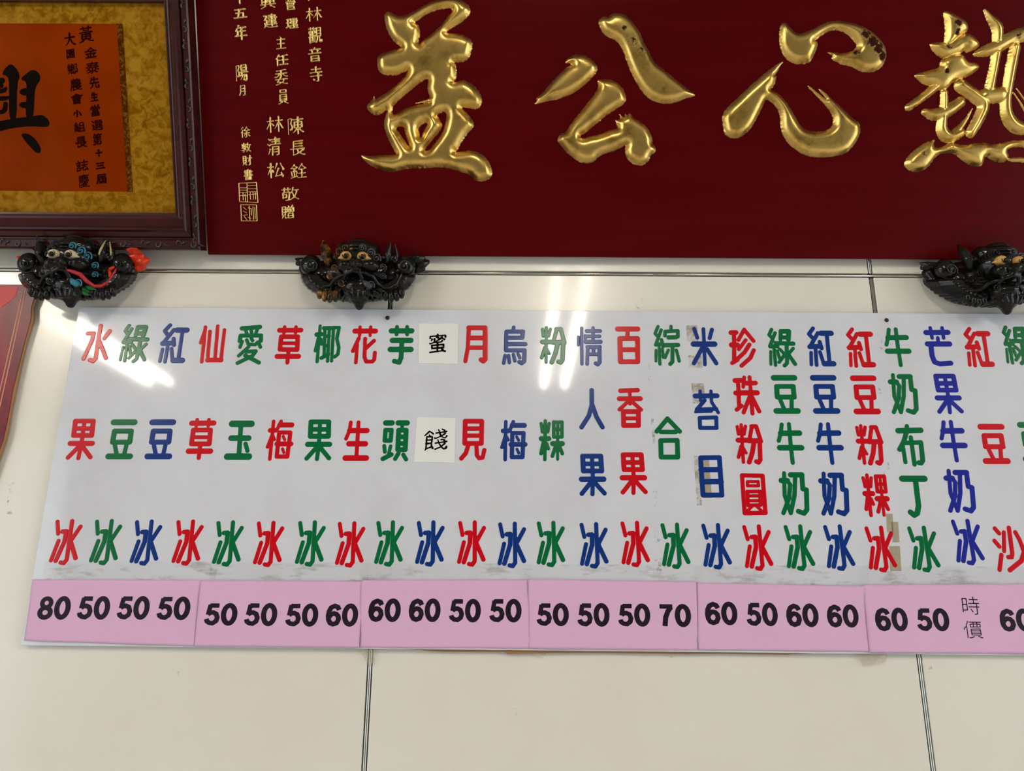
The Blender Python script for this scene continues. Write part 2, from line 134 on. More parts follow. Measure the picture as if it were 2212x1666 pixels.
# large carved characters: outlines (and holes, marked -) measured on the plaque
GOLD = {
'benefit': ((740, 0, 3.966), [
 '+385,88 355,120 358,170 370,235 400,300 440,355 490,392 505,402 405,432 330,455 297,480 290,530 300,590 330,630 400,645 470,640 535,612 562,590 540,640 470,715 380,785 310,830 285,850 270,830 276,805 245,860 210,890 203,920 225,960 270,988 310,988 360,950 385,935 355,1010 350,1080 375,1160 420,1250 450,1310 460,1325 330,1325 240,1335 190,1332 150,1320 160,1350 210,1400 290,1445 370,1470 430,1478 500,1455 590,1440 700,1442 830,1430 920,1445 1000,1470 1085,1490 1110,1520 1150,1552 1210,1558 1265,1530 1287,1490 1270,1410 1220,1340 1150,1295 1090,1285 1000,1300 960,1302 985,1285 1020,1220 1070,1140 1120,1095 1127,1060 1105,1010 1060,960 1015,915 1050,920 1100,930 1150,935 1180,915 1198,870 1190,820 1150,750 1090,705 1035,680 990,690 940,700 968,685 978,620 970,545 950,530 1000,535 1060,520 1095,480 1105,430 1117,380 1105,335 1050,300 960,280 880,278 930,240 1020,190 1085,130 1098,80 1080,40 1030,0 960,-25 850,-20 760,5 680,50 600,95 540,125 480,135 430,110',
 '-610,190 660,160 740,105 830,75 910,66 945,75 920,110 860,190 800,250 740,300 690,335 655,380 650,345 665,290 660,230 640,200',
 '-740,660 650,715 560,790 470,865 420,920 430,995 500,945 580,908 700,884 755,870 600,890 650,868 755,838 730,790 722,740',
 '-445,1088 530,1078 530,1130 560,1220 578,1270 540,1220 490,1140',
 '-648,1085 720,1042 728,1065 690,1120 668,1190 655,1130',
 '-798,985 885,950 890,1000 870,1100 830,1170 780,1230 740,1285 690,1292 760,1210 852,1100 855,1060 820,1000']),
'public': ((1120, 0, 4.164), [
 '+135,940 165,908 155,880 200,850 250,790 320,710 400,630 460,580 485,570 450,568 420,565 430,535 470,500 520,485 590,487 650,520 700,565 715,605 705,650 660,700 590,770 520,820 440,865 340,895 270,905 200,925',
 '+720,210 725,175 760,140 800,148 835,120 880,108 940,118 990,150 1040,210 1080,260 1110,320 1130,380 1170,440 1195,500 1240,575 1310,620 1380,680 1460,745 1530,800 1610,858 1560,870 1500,885 1440,915 1380,930 1300,932 1220,910 1170,880 1110,820 1060,740 1010,640 970,540 940,450 910,390 860,350 800,325 750,285',
 '+705,715 745,710 810,708 870,725 920,765 955,810 975,880 965,920 920,955 850,1000 780,1045 710,1110 670,1140 640,1165 595,1205 555,1215 575,1245 640,1222 700,1215 780,1185 850,1160 890,1155 885,1110 862,1068 895,1082 920,1055 903,1010 935,1045 955,1040 960,1012 985,1036 998,1008 1030,1045 1090,1085 1150,1130 1190,1190 1210,1250 1205,1285 1240,1320 1240,1365 1190,1400 1175,1450 1110,1495 1040,1480 980,1430 960,1380 960,1320 975,1300 900,1340 820,1370 720,1405 700,1440 650,1468 580,1470 520,1440 430,1370 380,1300 350,1275 355,1230 385,1195 430,1185 480,1100 560,1000 640,900 700,820 720,780 715,745']),
'heart': ((1540, 0, 4.383), [
 '+685,570 640,585 560,640 480,700 390,780 300,860 210,950 140,1010 95,1080 88,1130 100,1200 115,1265 150,1300 200,1312 260,1305 330,1255 390,1180 440,1080 490,980 510,935 560,960 610,1020 640,1090 640,1170 655,1250 690,1320 740,1380 820,1440 900,1480 1000,1490 1100,1488 1200,1475 1270,1450 1340,1380 1395,1290 1407,1220 1395,1160 1350,1130 1300,1085 1220,1010 1150,950 1080,880 1015,832 1000,835 1040,890 1092,950 1040,905 960,840 908,800 898,812 960,880 1040,960 1100,1030 1140,1100 1145,1160 1125,1205 1070,1235 1000,1245 910,1240 850,1205 800,1130 740,1020 670,920 600,865 548,842 575,830 600,770 612,710 590,712 615,685 640,630 660,600',
 '+690,205 660,210 637,250 628,340 635,430 665,510 710,570 780,605 860,605 920,590 950,550 980,480 1000,430 1000,388 965,385 990,370 1050,320 1120,285 1180,282 1250,300 1310,345 1360,410 1370,440 1330,480 1260,495 1180,495 1095,486 1090,500 1145,525 1122,550 1150,575 1200,590 1210,605 1290,620 1350,640 1400,675 1460,685 1530,680 1600,640 1635,590 1653,520 1645,440 1600,370 1540,310 1460,260 1370,220 1270,198 1180,188 1100,195 1040,225 960,265 900,290 830,318 770,290 720,235']),
'warm': ((1900, 0, 4.163), [
 '+575,105 610,88 660,110 740,150 800,190 812,275 750,305 660,400 610,420 580,390 595,300 590,200',
 '+455,388 480,382 560,365 620,390 700,330 760,298 820,295 880,335 912,380 895,430 830,462 785,475 770,450 740,480 640,520 570,530 500,475 465,425',
 '+560,530 650,470 760,470 795,545 860,555 922,592 880,640 800,690 720,710 665,740 640,780 560,825 470,770 400,760 350,715 315,680 340,655 450,630 545,605 548,570',
 's520,770,42 400,870,38 268,962,34', 's735,765,60 870,860,64 960,930,58 905,1060,56 830,1190,50',
 's590,830,38 592,940,42 570,1090,50 565,1180,58 630,1240,62 740,1190,44', 's412,1005,32 500,1035,58 620,1000,58 735,915,50',
 's690,1190,36 770,1105,26 848,968,4', 's958,88,16 1010,170,40 1075,240,60 1070,360,50',
 's865,485,18 950,460,52 1060,420,62 1160,360,62 1260,310,66 1380,300,60', 's1060,470,50 1040,600,45 1000,790,52',
 's1230,420,52 1200,560,56 1165,760,52 1140,900,56 1150,1040,60 1225,1140,66 1340,1160,60 1450,1110,50 1500,1000,30 1490,880,6',
 's960,860,72 1090,850,72', 's1212,826,5 1270,910,9 1330,1020,14', 's1240,790,4 1300,870,8 1360,950,12',
 '+515,1250 470,1255 400,1290 330,1340 260,1400 225,1460 235,1510 300,1545 370,1548 440,1510 500,1430 530,1390 600,1375 680,1380 740,1430 800,1480 880,1502 930,1490 950,1440 962,1395 1010,1440 1080,1465 1150,1455 1178,1400 1150,1345 1230,1322 1320,1330 1420,1360 1500,1420 1560,1400 1570,1340 1500,1290 1400,1262 1300,1255 1200,1260 1110,1280 1040,1300 960,1280 860,1285 780,1305 700,1295 650,1255 600,1310 525,1325 490,1310',
 's1180,1435,16 1300,1432,26 1400,1455,18']),
}
PROSPER = ((0, 0, 4.9), [   # the large black brush character inside the picture frame
 '+110,672 160,710 200,770 205,830 185,850 175,1000 175,1265 92,1275 92,1000 92,830 50,790 20,795 30,750 70,700',
 '+330,735 390,750 425,800 420,860 385,890 365,960 358,1100 350,1250 265,1260 275,1040 280,860 225,850 220,820 290,770',
 '+190,970 230,935 290,930 290,1010 230,1010', '+190,1110 220,1078 290,1075 290,1145 230,1145',
 '+-480,1330 -200,1300 0,1280 160,1250 350,1230 435,1210 480,1235 525,1290 510,1340 450,1345 350,1335 200,1345 80,1365 0,1390 -200,1410 -450,1450 -540,1440 -550,1380',
 '+215,1420 270,1405 340,1440 400,1510 430,1570 425,1615 390,1625 330,1570 260,1490',
 's-20,880,30 10,905,24', 's60,930,14 40,960,24 -40,965,26', 's85,1030,14 50,1040,24 -20,1045,22', 's55,1100,24 50,1160,26 20,1185,22 -20,1190,20',
 's-400,790,40 -360,900,44 -350,1340,42', 's-470,920,34 -390,940,26', 's-465,1090,34 -390,1100,26', 's-230,770,36 -190,830,40 -185,1330,36',
 's-100,860,30 -110,1200,26', 's-100,860,28 20,850,30', 's-300,960,30 -200,950,24', 's-300,1110,30 -200,1100,24', 's-190,1430,40 -300,1540,40 -400,1610,20'])
# ---------------------------------------------------------------- relief builder: distance field -> mesh
def seg_field(X, Y, a, b, ra, rb, butt0=False, butt1=False):
    ax, ay = a; bx, by = b
    dx, dy = bx - ax, by - ay
    L2 = dx * dx + dy * dy
    if L2 < 1e-12:
        return ra - np.hypot(X - ax, Y - ay)
    t = ((X - ax) * dx + (Y - ay) * dy) / L2
    tc = np.clip(t, 0, 1)
    d = (ra + (rb - ra) * tc) - np.hypot(X - ax - tc * dx, Y - ay - tc * dy)
    L = math.sqrt(L2)
    if butt0: d = np.minimum(d, t * L)
    if butt1: d = np.minimum(d, (1 - t) * L)
    return d

def stroke_field(X, Y, pts, r, closed=False, butt=False, D=None):
    """pts [(x, y)] with radius r (number or list)"""
    n = len(pts)
    rr = r if isinstance(r, (list, tuple)) else [r] * n
    idx = range(n if closed else n - 1)
    for i in idx:
        j = (i + 1) % n
        d = seg_field(X, Y, pts[i], pts[j], rr[i], rr[j], butt and i == 0, butt and j == n - 1)
        D = d if D is None else np.maximum(D, d)
    return D

def poly_field(X, Y, pts):
    dist = np.full(X.shape, 1e9); ins = np.zeros(X.shape, bool)
    n = len(pts)
    for i in range(n):
        ax, ay = pts[i]; bx, by = pts[(i + 1) % n]
        dx, dy = bx - ax, by - ay
        L2 = dx * dx + dy * dy + 1e-18
        t = np.clip(((X - ax) * dx + (Y - ay) * dy) / L2, 0, 1)
        dist = np.minimum(dist, np.hypot(X - ax - t * dx, Y - ay - t * dy))
        if ay != by:
            c = (ay > Y) != (by > Y)
            ins ^= c & (X < (bx - ax) * (Y - ay) / (by - ay) + ax)
    return np.where(ins, dist, -dist)

def smooth_closed(pts, k=1):
    for _ in range(k):
        q = []
        for i in range(len(pts)):
            a, b = pts[i], pts[(i + 1) % len(pts)]
            q += [(a[0] * .75 + b[0] * .25, a[1] * .75 + b[1] * .25), (a[0] * .25 + b[0] * .75, a[1] * .25 + b[1] * .75)]
        pts = q
    return pts

def relief_mesh(name, xs, ys, D, prof, base=0.0):
    """mesh of the region D > 0 on the grid xs, ys (local x and z); height towards -y from prof(D); skirt down to base"""
    ny, nx = D.shape
    verts = []; faces = []; vid = {}; eid = {}
    H = prof(np.maximum(D, 0)); h0 = float(prof(np.zeros(1))[0])
    ins = D > 0
    def gv(j, i):
        k = (j, i)
        if k not in vid:
            vid[k] = len(verts); verts.append((xs[i], -H[j, i], ys[j]))
        return vid[k]
    def ev(j0, i0, j1, i1):
        k = (j0, i0, j1, i1) if (j0, i0) < (j1, i1) else (j1, i1, j0, i0)
        if k not in eid:
            j0, i0, j1, i1 = k
            a, b = D[j0, i0], D[j1, i1]
            t = min(.98, max(.02, a / (a - b)))
            eid[k] = len(verts)
            verts.append((xs[i0] + (xs[i1] - xs[i0]) * t, -h0, ys[j0] + (ys[j1] - ys[j0]) * t))
        return eid[k]
    rim = []
    act = ins[:-1, :-1] | ins[1:, :-1] | ins[:-1, 1:] | ins[1:, 1:]
    for j, i in np.argwhere(act):
        c = [(j, i), (j, i + 1), (j + 1, i + 1), (j + 1, i)]
        s = [bool(ins[q]) for q in c]
        if all(s):
            faces.append([gv(*q) for q in c]); continue
        if s in ([True, False, True, False], [False, True, False, True]):
            for k in range(4):
                if s[k]:
                    p, q = c[k - 1], c[(k + 1) % 4]
                    a, b = ev(*p, *c[k]), ev(*c[k], *q)
                    faces.append([a, gv(*c[k]), b]); rim.append((b, a))
            continue
        f = []; out = None; inn = None
        for k in range(4):
            if s[k]: f.append(gv(*c[k]))
            if s[k] != s[(k + 1) % 4]:
                e = ev(*c[k], *c[(k + 1) % 4]); f.append(e)
                if s[k]: out = e
                else: inn = e
        faces.append(f); rim.append((out, inn))
    if abs(h0 - base) > 1e-6:
        low = {}
        def lv(v):
            if v not in low:
                low[v] = len(verts); verts.append((verts[v][0], -base, verts[v][2]))
            return low[v]
        for a, b in rim:
            faces.append([b, a, lv(a), lv(b)])
    me = bpy.data.meshes.new(name)
    # grid runs x right, z up -> face normals must point to -y
    me.from_pydata(verts, [], faces)
    me.update()
    return me
# ---------------------------------------------------------------- placing: photo pixel -> point on a plane of the room
class Plane:
    """origin on the plane, lean = forward tilt about X; local x right, z up the plane, -y out of it"""
    def __init__(self, y, z, lean=0.0):
        self.o = Vector((0, y, z)); self.lean = lean
        self.v = Vector((0, -math.sin(lean), math.cos(lean))); self.n = Vector((0, -math.cos(lean), -math.sin(lean)))
    def hit(self, px, py, n=0.0):
        d = CAM_R @ Vector(((px - W / 2) / F_PX, -(py - H / 2) / F_PX, -1))
        o = self.o + self.n * n
        t = (o - CAM).dot(self.n) / d.dot(self.n)
        p = CAM + d * t - self.o
        return p.x, p.dot(self.v)
    def scale(self, px, py, n=0.0):
        a = self.hit(px - 5, py, n); b = self.hit(px + 5, py, n)
        return math.hypot(b[0] - a[0], b[1] - a[1]) / 10
    def world(self, u, v, n=0.0):
        return self.o + Vector((u, 0, 0)) + self.v * v + self.n * n

WALL = Plane(0, 1.60)
LEAN = math.radians(24)

def lin(r, g, b):
    f = lambda c: c / 12.92 / 255 if c <= 10 else ((c / 255 + .055) / 1.055) ** 2.4
    return (f(r), f(g), f(b), 1)

class Mat:
    def __init__(self, name, color, rough=.5, metal=0.0, coat=0.0, coat_rough=.05, spec=.5):
        self.m = bpy.data.materials.new(name); self.m.use_nodes = True
        self.t = self.m.node_tree; self.n = self.t.nodes; self.l = self.t.links
        self.b = self.n['Principled BSDF']
        self.set('Base Color', color); self.set('Roughness', rough); self.set('Metallic', metal)
        self.set('Coat Weight', coat); self.set('Coat Roughness', coat_rough); self.set('Specular IOR Level', spec)
        self.tc = None
    def set(self, k, v): self.b.inputs[k].default_value = v
    def coord(self, scale=(1, 1, 1)):
        if not self.tc: self.tc = self.n.new('ShaderNodeTexCoord')
        mp = self.n.new('ShaderNodeMapping'); mp.inputs['Scale'].default_value = scale
        self.l.new(self.tc.outputs['Object'], mp.inputs['Vector']); return mp.outputs[0]
    def noise(self, scale, detail=4, rough=.55, stretch=(1, 1, 1), distortion=0):
        t = self.n.new('ShaderNodeTexNoise'); t.inputs['Scale'].default_value = scale
        t.inputs['Detail'].default_value = detail; t.inputs['Roughness'].default_value = rough
        t.inputs['Distortion'].default_value = distortion
        self.l.new(self.coord(stretch), t.inputs['Vector']); return t.outputs['Fac']
    def ramp(self, fac, stops):
        r = self.n.new('ShaderNodeValToRGB'); e = r.color_ramp.elements
        while len(e) < len(stops): e.new(.5)
        for q, (p, c) in zip(e, stops): q.position = p; q.color = c
        self.l.new(fac, r.inputs[0]); return r.outputs[0]
    def color(self, out): self.l.new(out, self.b.inputs['Base Color']); return self
    def mix(self, fac, a, b):
        m = self.n.new('ShaderNodeMix'); m.data_type = 'RGBA'
        for s, v in ((0, fac), (6, a), (7, b)):
            if hasattr(v, 'node'): self.l.new(v, m.inputs[s])
            else: m.inputs[s].default_value = v
        return m.outputs[2]
    def bump(self, fac, dist=.001, strength=1.0, to=('Normal',)):
        b = self.n.new('ShaderNodeBump'); b.inputs['Strength'].default_value = strength; b.inputs['Distance'].default_value = dist
        self.l.new(fac, b.inputs['Height'])
        for k in to: self.l.new(b.outputs[0], self.b.inputs[k])
        return self
    def link(self, out, k): self.l.new(out, self.b.inputs[k]); return self

# ---------------------------------------------------------------- objects
def props(o, label=None, cat=None, group=None, kind=None):
    if label: o['label'] = label
    if cat: o['category'] = cat
    if group: o['group'] = group
    if kind: o['kind'] = kind
    return o
def empty(name, loc=(0, 0, 0), rx=0.0):
    o = bpy.data.objects.new(name, None); COL.objects.link(o); o.location = loc; o.rotation_euler = (rx, 0, 0)
    o.empty_display_size = .05
    return o
def add(name, me, mat, parent=None, loc=(0, 0, 0), smooth=False):
    o = bpy.data.objects.new(name, me); COL.objects.link(o); o.parent = parent; o.location = loc
    if mat is not None:
        m = mat.m if isinstance(mat, Mat) else mat
        if not me.materials: me.materials.append(None)
        o.material_slots[0].link = 'OBJECT'; o.material_slots[0].material = m
    if smooth:
        me.polygons.foreach_set('use_smooth', [True] * len(me.polygons))
    return o
def bm_mesh(name, bm):
    me = bpy.data.meshes.new(name); bm.normal_update(); bm.to_mesh(me); bm.free(); return me
def box_bm(bm, x0, x1, y0, y1, z0, z1, bevel=0.0):
    r = bmesh.ops.create_cube(bm, size=1)
    vs_ = r['verts']
    for v in vs_:
        v.co = ((x0 + x1) / 2 + v.co.x * (x1 - x0), (y0 + y1) / 2 + v.co.y * (y1 - y0), (z0 + z1) / 2 + v.co.z * (z1 - z0))
    if bevel:
        es = list({e for v in vs_ for e in v.link_edges})
        bmesh.ops.bevel(bm, geom=es, offset=bevel, segments=2, profile=.5, affect='EDGES')
def box(name, x0, x1, y0, y1, z0, z1, mat, parent=None, bevel=0.0):
    bm = bmesh.new(); box_bm(bm, x0, x1, y0, y1, z0, z1, bevel); return add(name, bm_mesh(name, bm), mat, parent)
def ellipsoid(bm, c, r, seg=20, rings=12, rot=None):
    M = Matrix.Translation(c) @ (rot.to_4x4() if rot else Matrix.Identity(4)) @ Matrix.Diagonal((*r, 1))
    bmesh.ops.create_uvsphere(bm, u_segments=seg, v_segments=rings, radius=1, matrix=M)
def tube(bm, pts, rads, seg=10):
    """swept tube with round ends through 3D points"""
    P = [Vector(p) for p in pts]; rings = []
    n = len(P); up = Vector((0, -1, 0))
    def ring(c, t, r):
        a = t.cross(up)
        if a.length < 1e-6: a = t.cross(Vector((1, 0, 0)))
        a.normalize(); b = a.cross(t).normalized()
        return [bm.verts.new(c + (a * math.cos(k / seg * 2 * math.pi) + b * math.sin(k / seg * 2 * math.pi)) * r) for k in range(seg)]
    T = []
    for i in range(n):
        t = (P[min(i + 1, n - 1)] - P[max(i - 1, 0)])
        T.append(t.normalized() if t.length > 1e-9 else Vector((1, 0, 0)))
    rr = rads if isinstance(rads, (list, tuple)) else [rads] * n
    rings.append(ring(P[0] - T[0] * rr[0] * .7, T[0], rr[0] * .6))
    for i in range(n): rings.append(ring(P[i], T[i], rr[i]))
    rings.append(ring(P[-1] + T[-1] * rr[-1] * .7, T[-1], rr[-1] * .6))
    for a, b in zip(rings, rings[1:]):
        for k in range(seg):
            bm.faces.new((a[k], a[(k + 1) % seg], b[(k + 1) % seg], b[k]))
    bm.faces.new(rings[0][::-1]); bm.faces.new(rings[-1])
def remeshed(name, bm, voxel, smooth=6):
    """one continuous surface grown from overlapping volumes"""
    me = bm_mesh(name, bm); o = bpy.data.objects.new(name, me); COL.objects.link(o)
    m = o.modifiers.new('skin', 'REMESH'); m.mode = 'VOXEL'; m.voxel_size = voxel
    s = o.modifiers.new('soft', 'SMOOTH'); s.factor = .5; s.iterations = smooth
    dg = bpy.context.evaluated_depsgraph_get()
    out = bpy.data.meshes.new_from_object(o.evaluated_get(dg)); out.name = name
    bpy.data.objects.remove(o); bpy.data.meshes.remove(me)
    return out
def prism(name, pts, y0, y1, mat, parent=None):
    """polygon in local x, z extruded from y0 (front) to y1 (back)"""
    bm = bmesh.new(); a = [bm.verts.new((x, y0, z)) for x, z in pts]; b = [bm.verts.new((x, y1, z)) for x, z in pts]
    n = len(pts); bm.faces.new(a); bm.faces.new(b[::-1])
    for i in range(n): bm.faces.new((a[i], b[i], b[(i + 1) % n], a[(i + 1) % n]))
    bmesh.ops.recalc_face_normals(bm, faces=bm.faces)
    return add(name, bm_mesh(name, bm), mat, parent)

def flat_prof(t): return lambda d: np.full(np.shape(d), t)
def edge_prof(t, w): return lambda d: t * (.55 + .45 * np.sqrt(np.clip(1 - (1 - np.minimum(d / w, 1)) ** 2, 0, 1)))
def dome_prof(t, w): return lambda d: t * np.sqrt(np.clip(1 - (1 - np.minimum(d / w, 1)) ** 2, 0, 1)) + .0002
def bevel_prof(t, s, p=4.0): return lambda d: d * s / (1 + (d * s / t) ** p) ** (1 / p) + .0002
def grid_for(lo, hi, cell):
    xs = np.arange(lo[0] - cell * 1.5, hi[0] + cell * 2, cell); ys = np.arange(lo[1] - cell * 1.5, hi[1] + cell * 2, cell)
    X, Y = np.meshgrid(xs, ys); return xs, ys, X, Y
def parse_strokes(s):
    out = []
    for st in s.split('|'):
        w = None
        if ':' in st: st, w = st.split(':'); w = float(w)
        closed = st.endswith('*')
        out.append(([tuple(map(float, p.split(','))) for p in st.rstrip('*').split()], w, closed))
    return out
def menu_glyph(ch, plane, cell=.00085, thick=.0009):
    """vinyl-cut character on the menu board, centred; returns mesh and its centre on the plane"""
    crop, w, s = MENU_STROKES[ch]; x0, y0, k = CROPS[crop]
    S = []
    for pts, ww, cl in parse_strokes(s):
        q = [plane.hit(x0 + x / k, y0 + y / k) for x, y in pts]
        r = (ww or w) / k * .56 * plane.scale(x0 + pts[0][0] / k, y0 + pts[0][1] / k)
        S.append((q, r, cl))
    lo = [min(p[a] - r for q, r, c in S for p in q) for a in (0, 1)]
    hi = [max(p[a] + r for q, r, c in S for p in q) for a in (0, 1)]
    mid = ((lo[0] + hi[0]) / 2, (lo[1] + hi[1]) / 2)
    S = [([(p[0] - mid[0], p[1] - mid[1]) for p in q], r, c) for q, r, c in S]
    xs, ys, X, Y = grid_for((lo[0] - mid[0], lo[1] - mid[1]), (hi[0] - mid[0], hi[1] - mid[1]), cell)
    D = None
    for q, r, c in S: D = stroke_field(X, Y, q, r, c, D=D)
    return relief_mesh('character', xs, ys, D, edge_prof(thick, .0012)), mid
def brush_glyph(ch, w, h, r, prof, cell, slant=.12, taper=True):
    """brush-written character, w x h, centred"""
    r *= (1.0, .92, .8, .7)[min(3, len(BRUSH[ch].split('|')) // 6)]   # crowded characters are written finer
    S = []
    for st in BRUSH[ch].split('|'):
        p = [(float(a) / 63 - .5, .5 - float(b) / 63) for a, b in (q.split(',') for q in st.split())]
        p = [(x * w, y * h + x * w * slant) for x, y in p]
        if len(p) == 2: p = [p[0], ((p[0][0] + p[1][0]) / 2, (p[0][1] + p[1][1]) / 2), p[1]]
        n = len(p); dx, dy = p[-1][0] - p[0][0], p[-1][1] - p[0][1]
        if not taper: rr = [r] * n
        elif dx < -.25 * abs(dy) and dy < 0: rr = [r * (1.15 - .75 * i / (n - 1)) for i in range(n)]
        elif abs(dx) > 1.5 * abs(dy): rr = [r * (.95 if i == 0 else 1.15 if i == n - 1 else .75) for i in range(n)]
        elif dx > .3 * abs(dy) and dy < 0: rr = [r * (.7 + .6 * i / (n - 1)) for i in range(n)]
        else: rr = [r * (1.2 if i == 0 else .95) for i in range(n)]
        S.append((p, rr))
    lo = [min(p[a] for q, rr in S for p in q) - r * 1.4 for a in (0, 1)]; hi = [max(p[a] for q, rr in S for p in q) + r * 1.4 for a in (0, 1)]
    xs, ys, X, Y = grid_for(lo, hi, cell); D = None
    for q, rr in S: D = stroke_field(X, Y, q, rr, D=D)
    return relief_mesh('character', xs, ys, D, prof)
def carved_glyph(spec, plane, n, cell, prof, rough=0.0, soft=0):
    """outlined character measured on a plane; returns mesh and centre"""
    (x0, y0, k), parts = spec; items = []; allp = []
    for s in parts:
        if s[0] == 's':
            pts = [tuple(map(float, q.split(','))) for q in s[1:].split()]
            sc = plane.scale(x0 + pts[0][0] / k, y0 + pts[0][1] / k, n)
            for _ in range(2):         # round the bends
                pts = [pts[0]] + [tuple(p[i] * (1 - t) + q[i] * t for i in range(3)) for p, q in zip(pts, pts[1:]) for t in (.25, .75)] + [pts[-1]]
            uv = [plane.hit(x0 + x / k, y0 + y / k, n) for x, y, r in pts]
            items.append(('s', uv, [r / k * sc for x, y, r in pts])); allp += uv
        else:
            pts = [tuple(map(float, q.split(','))) for q in s[1:].split()]
            uv = smooth_closed([plane.hit(x0 + x / k, y0 + y / k, n) for x, y in pts], 2)
            items.append((s[0], uv, None)); allp += uv
    lo = [min(p[a] for p in allp) - .02 for a in (0, 1)]; hi = [max(p[a] for p in allp) + .02 for a in (0, 1)]
    mid = ((lo[0] + hi[0]) / 2, (lo[1] + hi[1]) / 2)
    xs, ys, X, Y = grid_for(lo, hi, cell); D = None
    for kind, uv, rr in items:
        if kind == 's': d = stroke_field(X, Y, uv, rr)
        else: d = poly_field(X, Y, uv)
        if kind == '-': D = np.minimum(D, -d)
        else: D = d if D is None else np.maximum(D, d)
    for _ in range(soft):             # round off the ridges, keep the outline
        B = (D + np.roll(D, 1, 0) + np.roll(D, -1, 0) + np.roll(D, 1, 1) + np.roll(D, -1, 1)) / 5
        D = np.where(D > 1.5 * cell, B, D)
    if rough:
        g = np.random.RandomState(5).rand(*D.shape) - .5
        g = (g + np.roll(g, 1, 0) + np.roll(g, 1, 1) + np.roll(g, (1, 1), (0, 1))) / 2
        D = D + g * rough * np.exp(-np.abs(D) / (2 * cell))
    keep = D > -3 * cell
    return relief_mesh('character', xs - mid[0], ys - mid[1], D, prof), mid
# ---------------------------------------------------------------- materials of the setting
M_PANEL = Mat('cream_laminate', lin(226, 220, 205), .22, coat=.25, coat_rough=.08)
M_PANEL.color(M_PANEL.mix(M_PANEL.ramp(M_PANEL.noise(2.2, 5, .6), [(.35, (0, 0, 0, 1)), (.75, (1, 1, 1, 1))]), lin(228, 225, 217), lin(220, 215, 205)))
M_PANEL.bump(M_PANEL.noise(1.6, 1), .004, .5, ('Normal', 'Coat Normal'))
M_STRIP = Mat('aluminium_strip', lin(186, 183, 176), .25, metal=.9)
M_GAP = Mat('dark_joint_filler', lin(58, 50, 40), .8)
M_CORE = Mat('plain_wall_core', lin(190, 184, 170), .8)
M_FLOOR = Mat('grey_floor_tile', lin(206, 202, 194), .4)
M_CEIL = Mat('white_ceiling_paint', lin(168, 166, 160), .8)
M_FRONT = Mat('beige_wall_paint', lin(84, 78, 70), .7)

# ---------------------------------------------------------------- room shell
ROOM = (-4.6, 4.6, -5.4, 0.0, 3.06)      # x0, x1, front y, back y, ceiling height
props(box('floor', ROOM[0] - .5, ROOM[1] + .5, ROOM[2] - .4, .06, -.06, 0, M_FLOOR), kind='structure')
props(box('ceiling', ROOM[0] - .5, ROOM[1] + .5, ROOM[2] - .4, .06, ROOM[4], ROOM[4] + .06, M_CEIL), kind='structure')
props(box('wall_front', -4.0, ROOM[1] + .5, ROOM[2] - .12, ROOM[2], 0, ROOM[4], M_FRONT), kind='structure')
props(box('wall_left_blocker', ROOM[0] - .12, ROOM[0], -1.3, .06, 0, ROOM[4], M_CORE), kind='structure')  # short unseen wall added to hold back daylight on the left
back = props(box('wall_back', ROOM[0], ROOM[1], .008, .06, 0, ROOM[4], M_CORE), kind='structure')
# laminate panels between aluminium joint strips
jl = WALL.hit(812, 1200)[0]; jr = WALL.hit(1958, 1200)[0]; PW = jr - jl
jz = 1.60 + WALL.hit(1400, 592)[1]
SW, SV = .0046, .0046                     # half width of the strips
cols_ = [jl + PW * k for k in range(-4, 6)]
cols_ = [c for c in cols_ if ROOM[0] + .02 < c < ROOM[1] - .02]
edges = [ROOM[0]] + cols_ + [ROOM[1]]
for a, b in zip(edges, edges[1:]):
    for z0, z1 in ((0, jz), (jz, ROOM[4])):
        box('panel', a + (SW if a in cols_ else 0), b - (SW if b in cols_ else 0), 0, .009, z0 + (SV if z0 else 0), z1 - (SV if z1 == jz else 0), M_PANEL, back, .0012)
box('joint_backing', ROOM[0], ROOM[1], .0055, .0082, jz - .009, jz + .009, M_GAP, back)
for c in cols_: box('joint_backing', c - .009, c + .009, .0055, .0082, 0, ROOM[4], M_GAP, back)
hx = sorted([ROOM[0], WALL.hit(1170, 592)[0], WALL.hit(1409, 592)[0], ROOM[1]] + cols_)
for a, b in zip(hx, hx[1:]):
    bm = bmesh.new(); tube(bm, [(a + .0012, .0025, jz), (b - .0012, .0025, jz)], .0031, 12)
    add('joint_strip', bm_mesh('joint_strip', bm), M_STRIP, back, smooth=True)
for c in cols_:
    for z0, z1 in ((0, jz - .004), (jz + .004, ROOM[4])):
        bm = bmesh.new(); tube(bm, [(c, .0025, z0 + .002), (c, .0025, z1 - .003)], .0031, 12)
        add('joint_strip', bm_mesh('joint_strip', bm), M_STRIP, back, smooth=True)

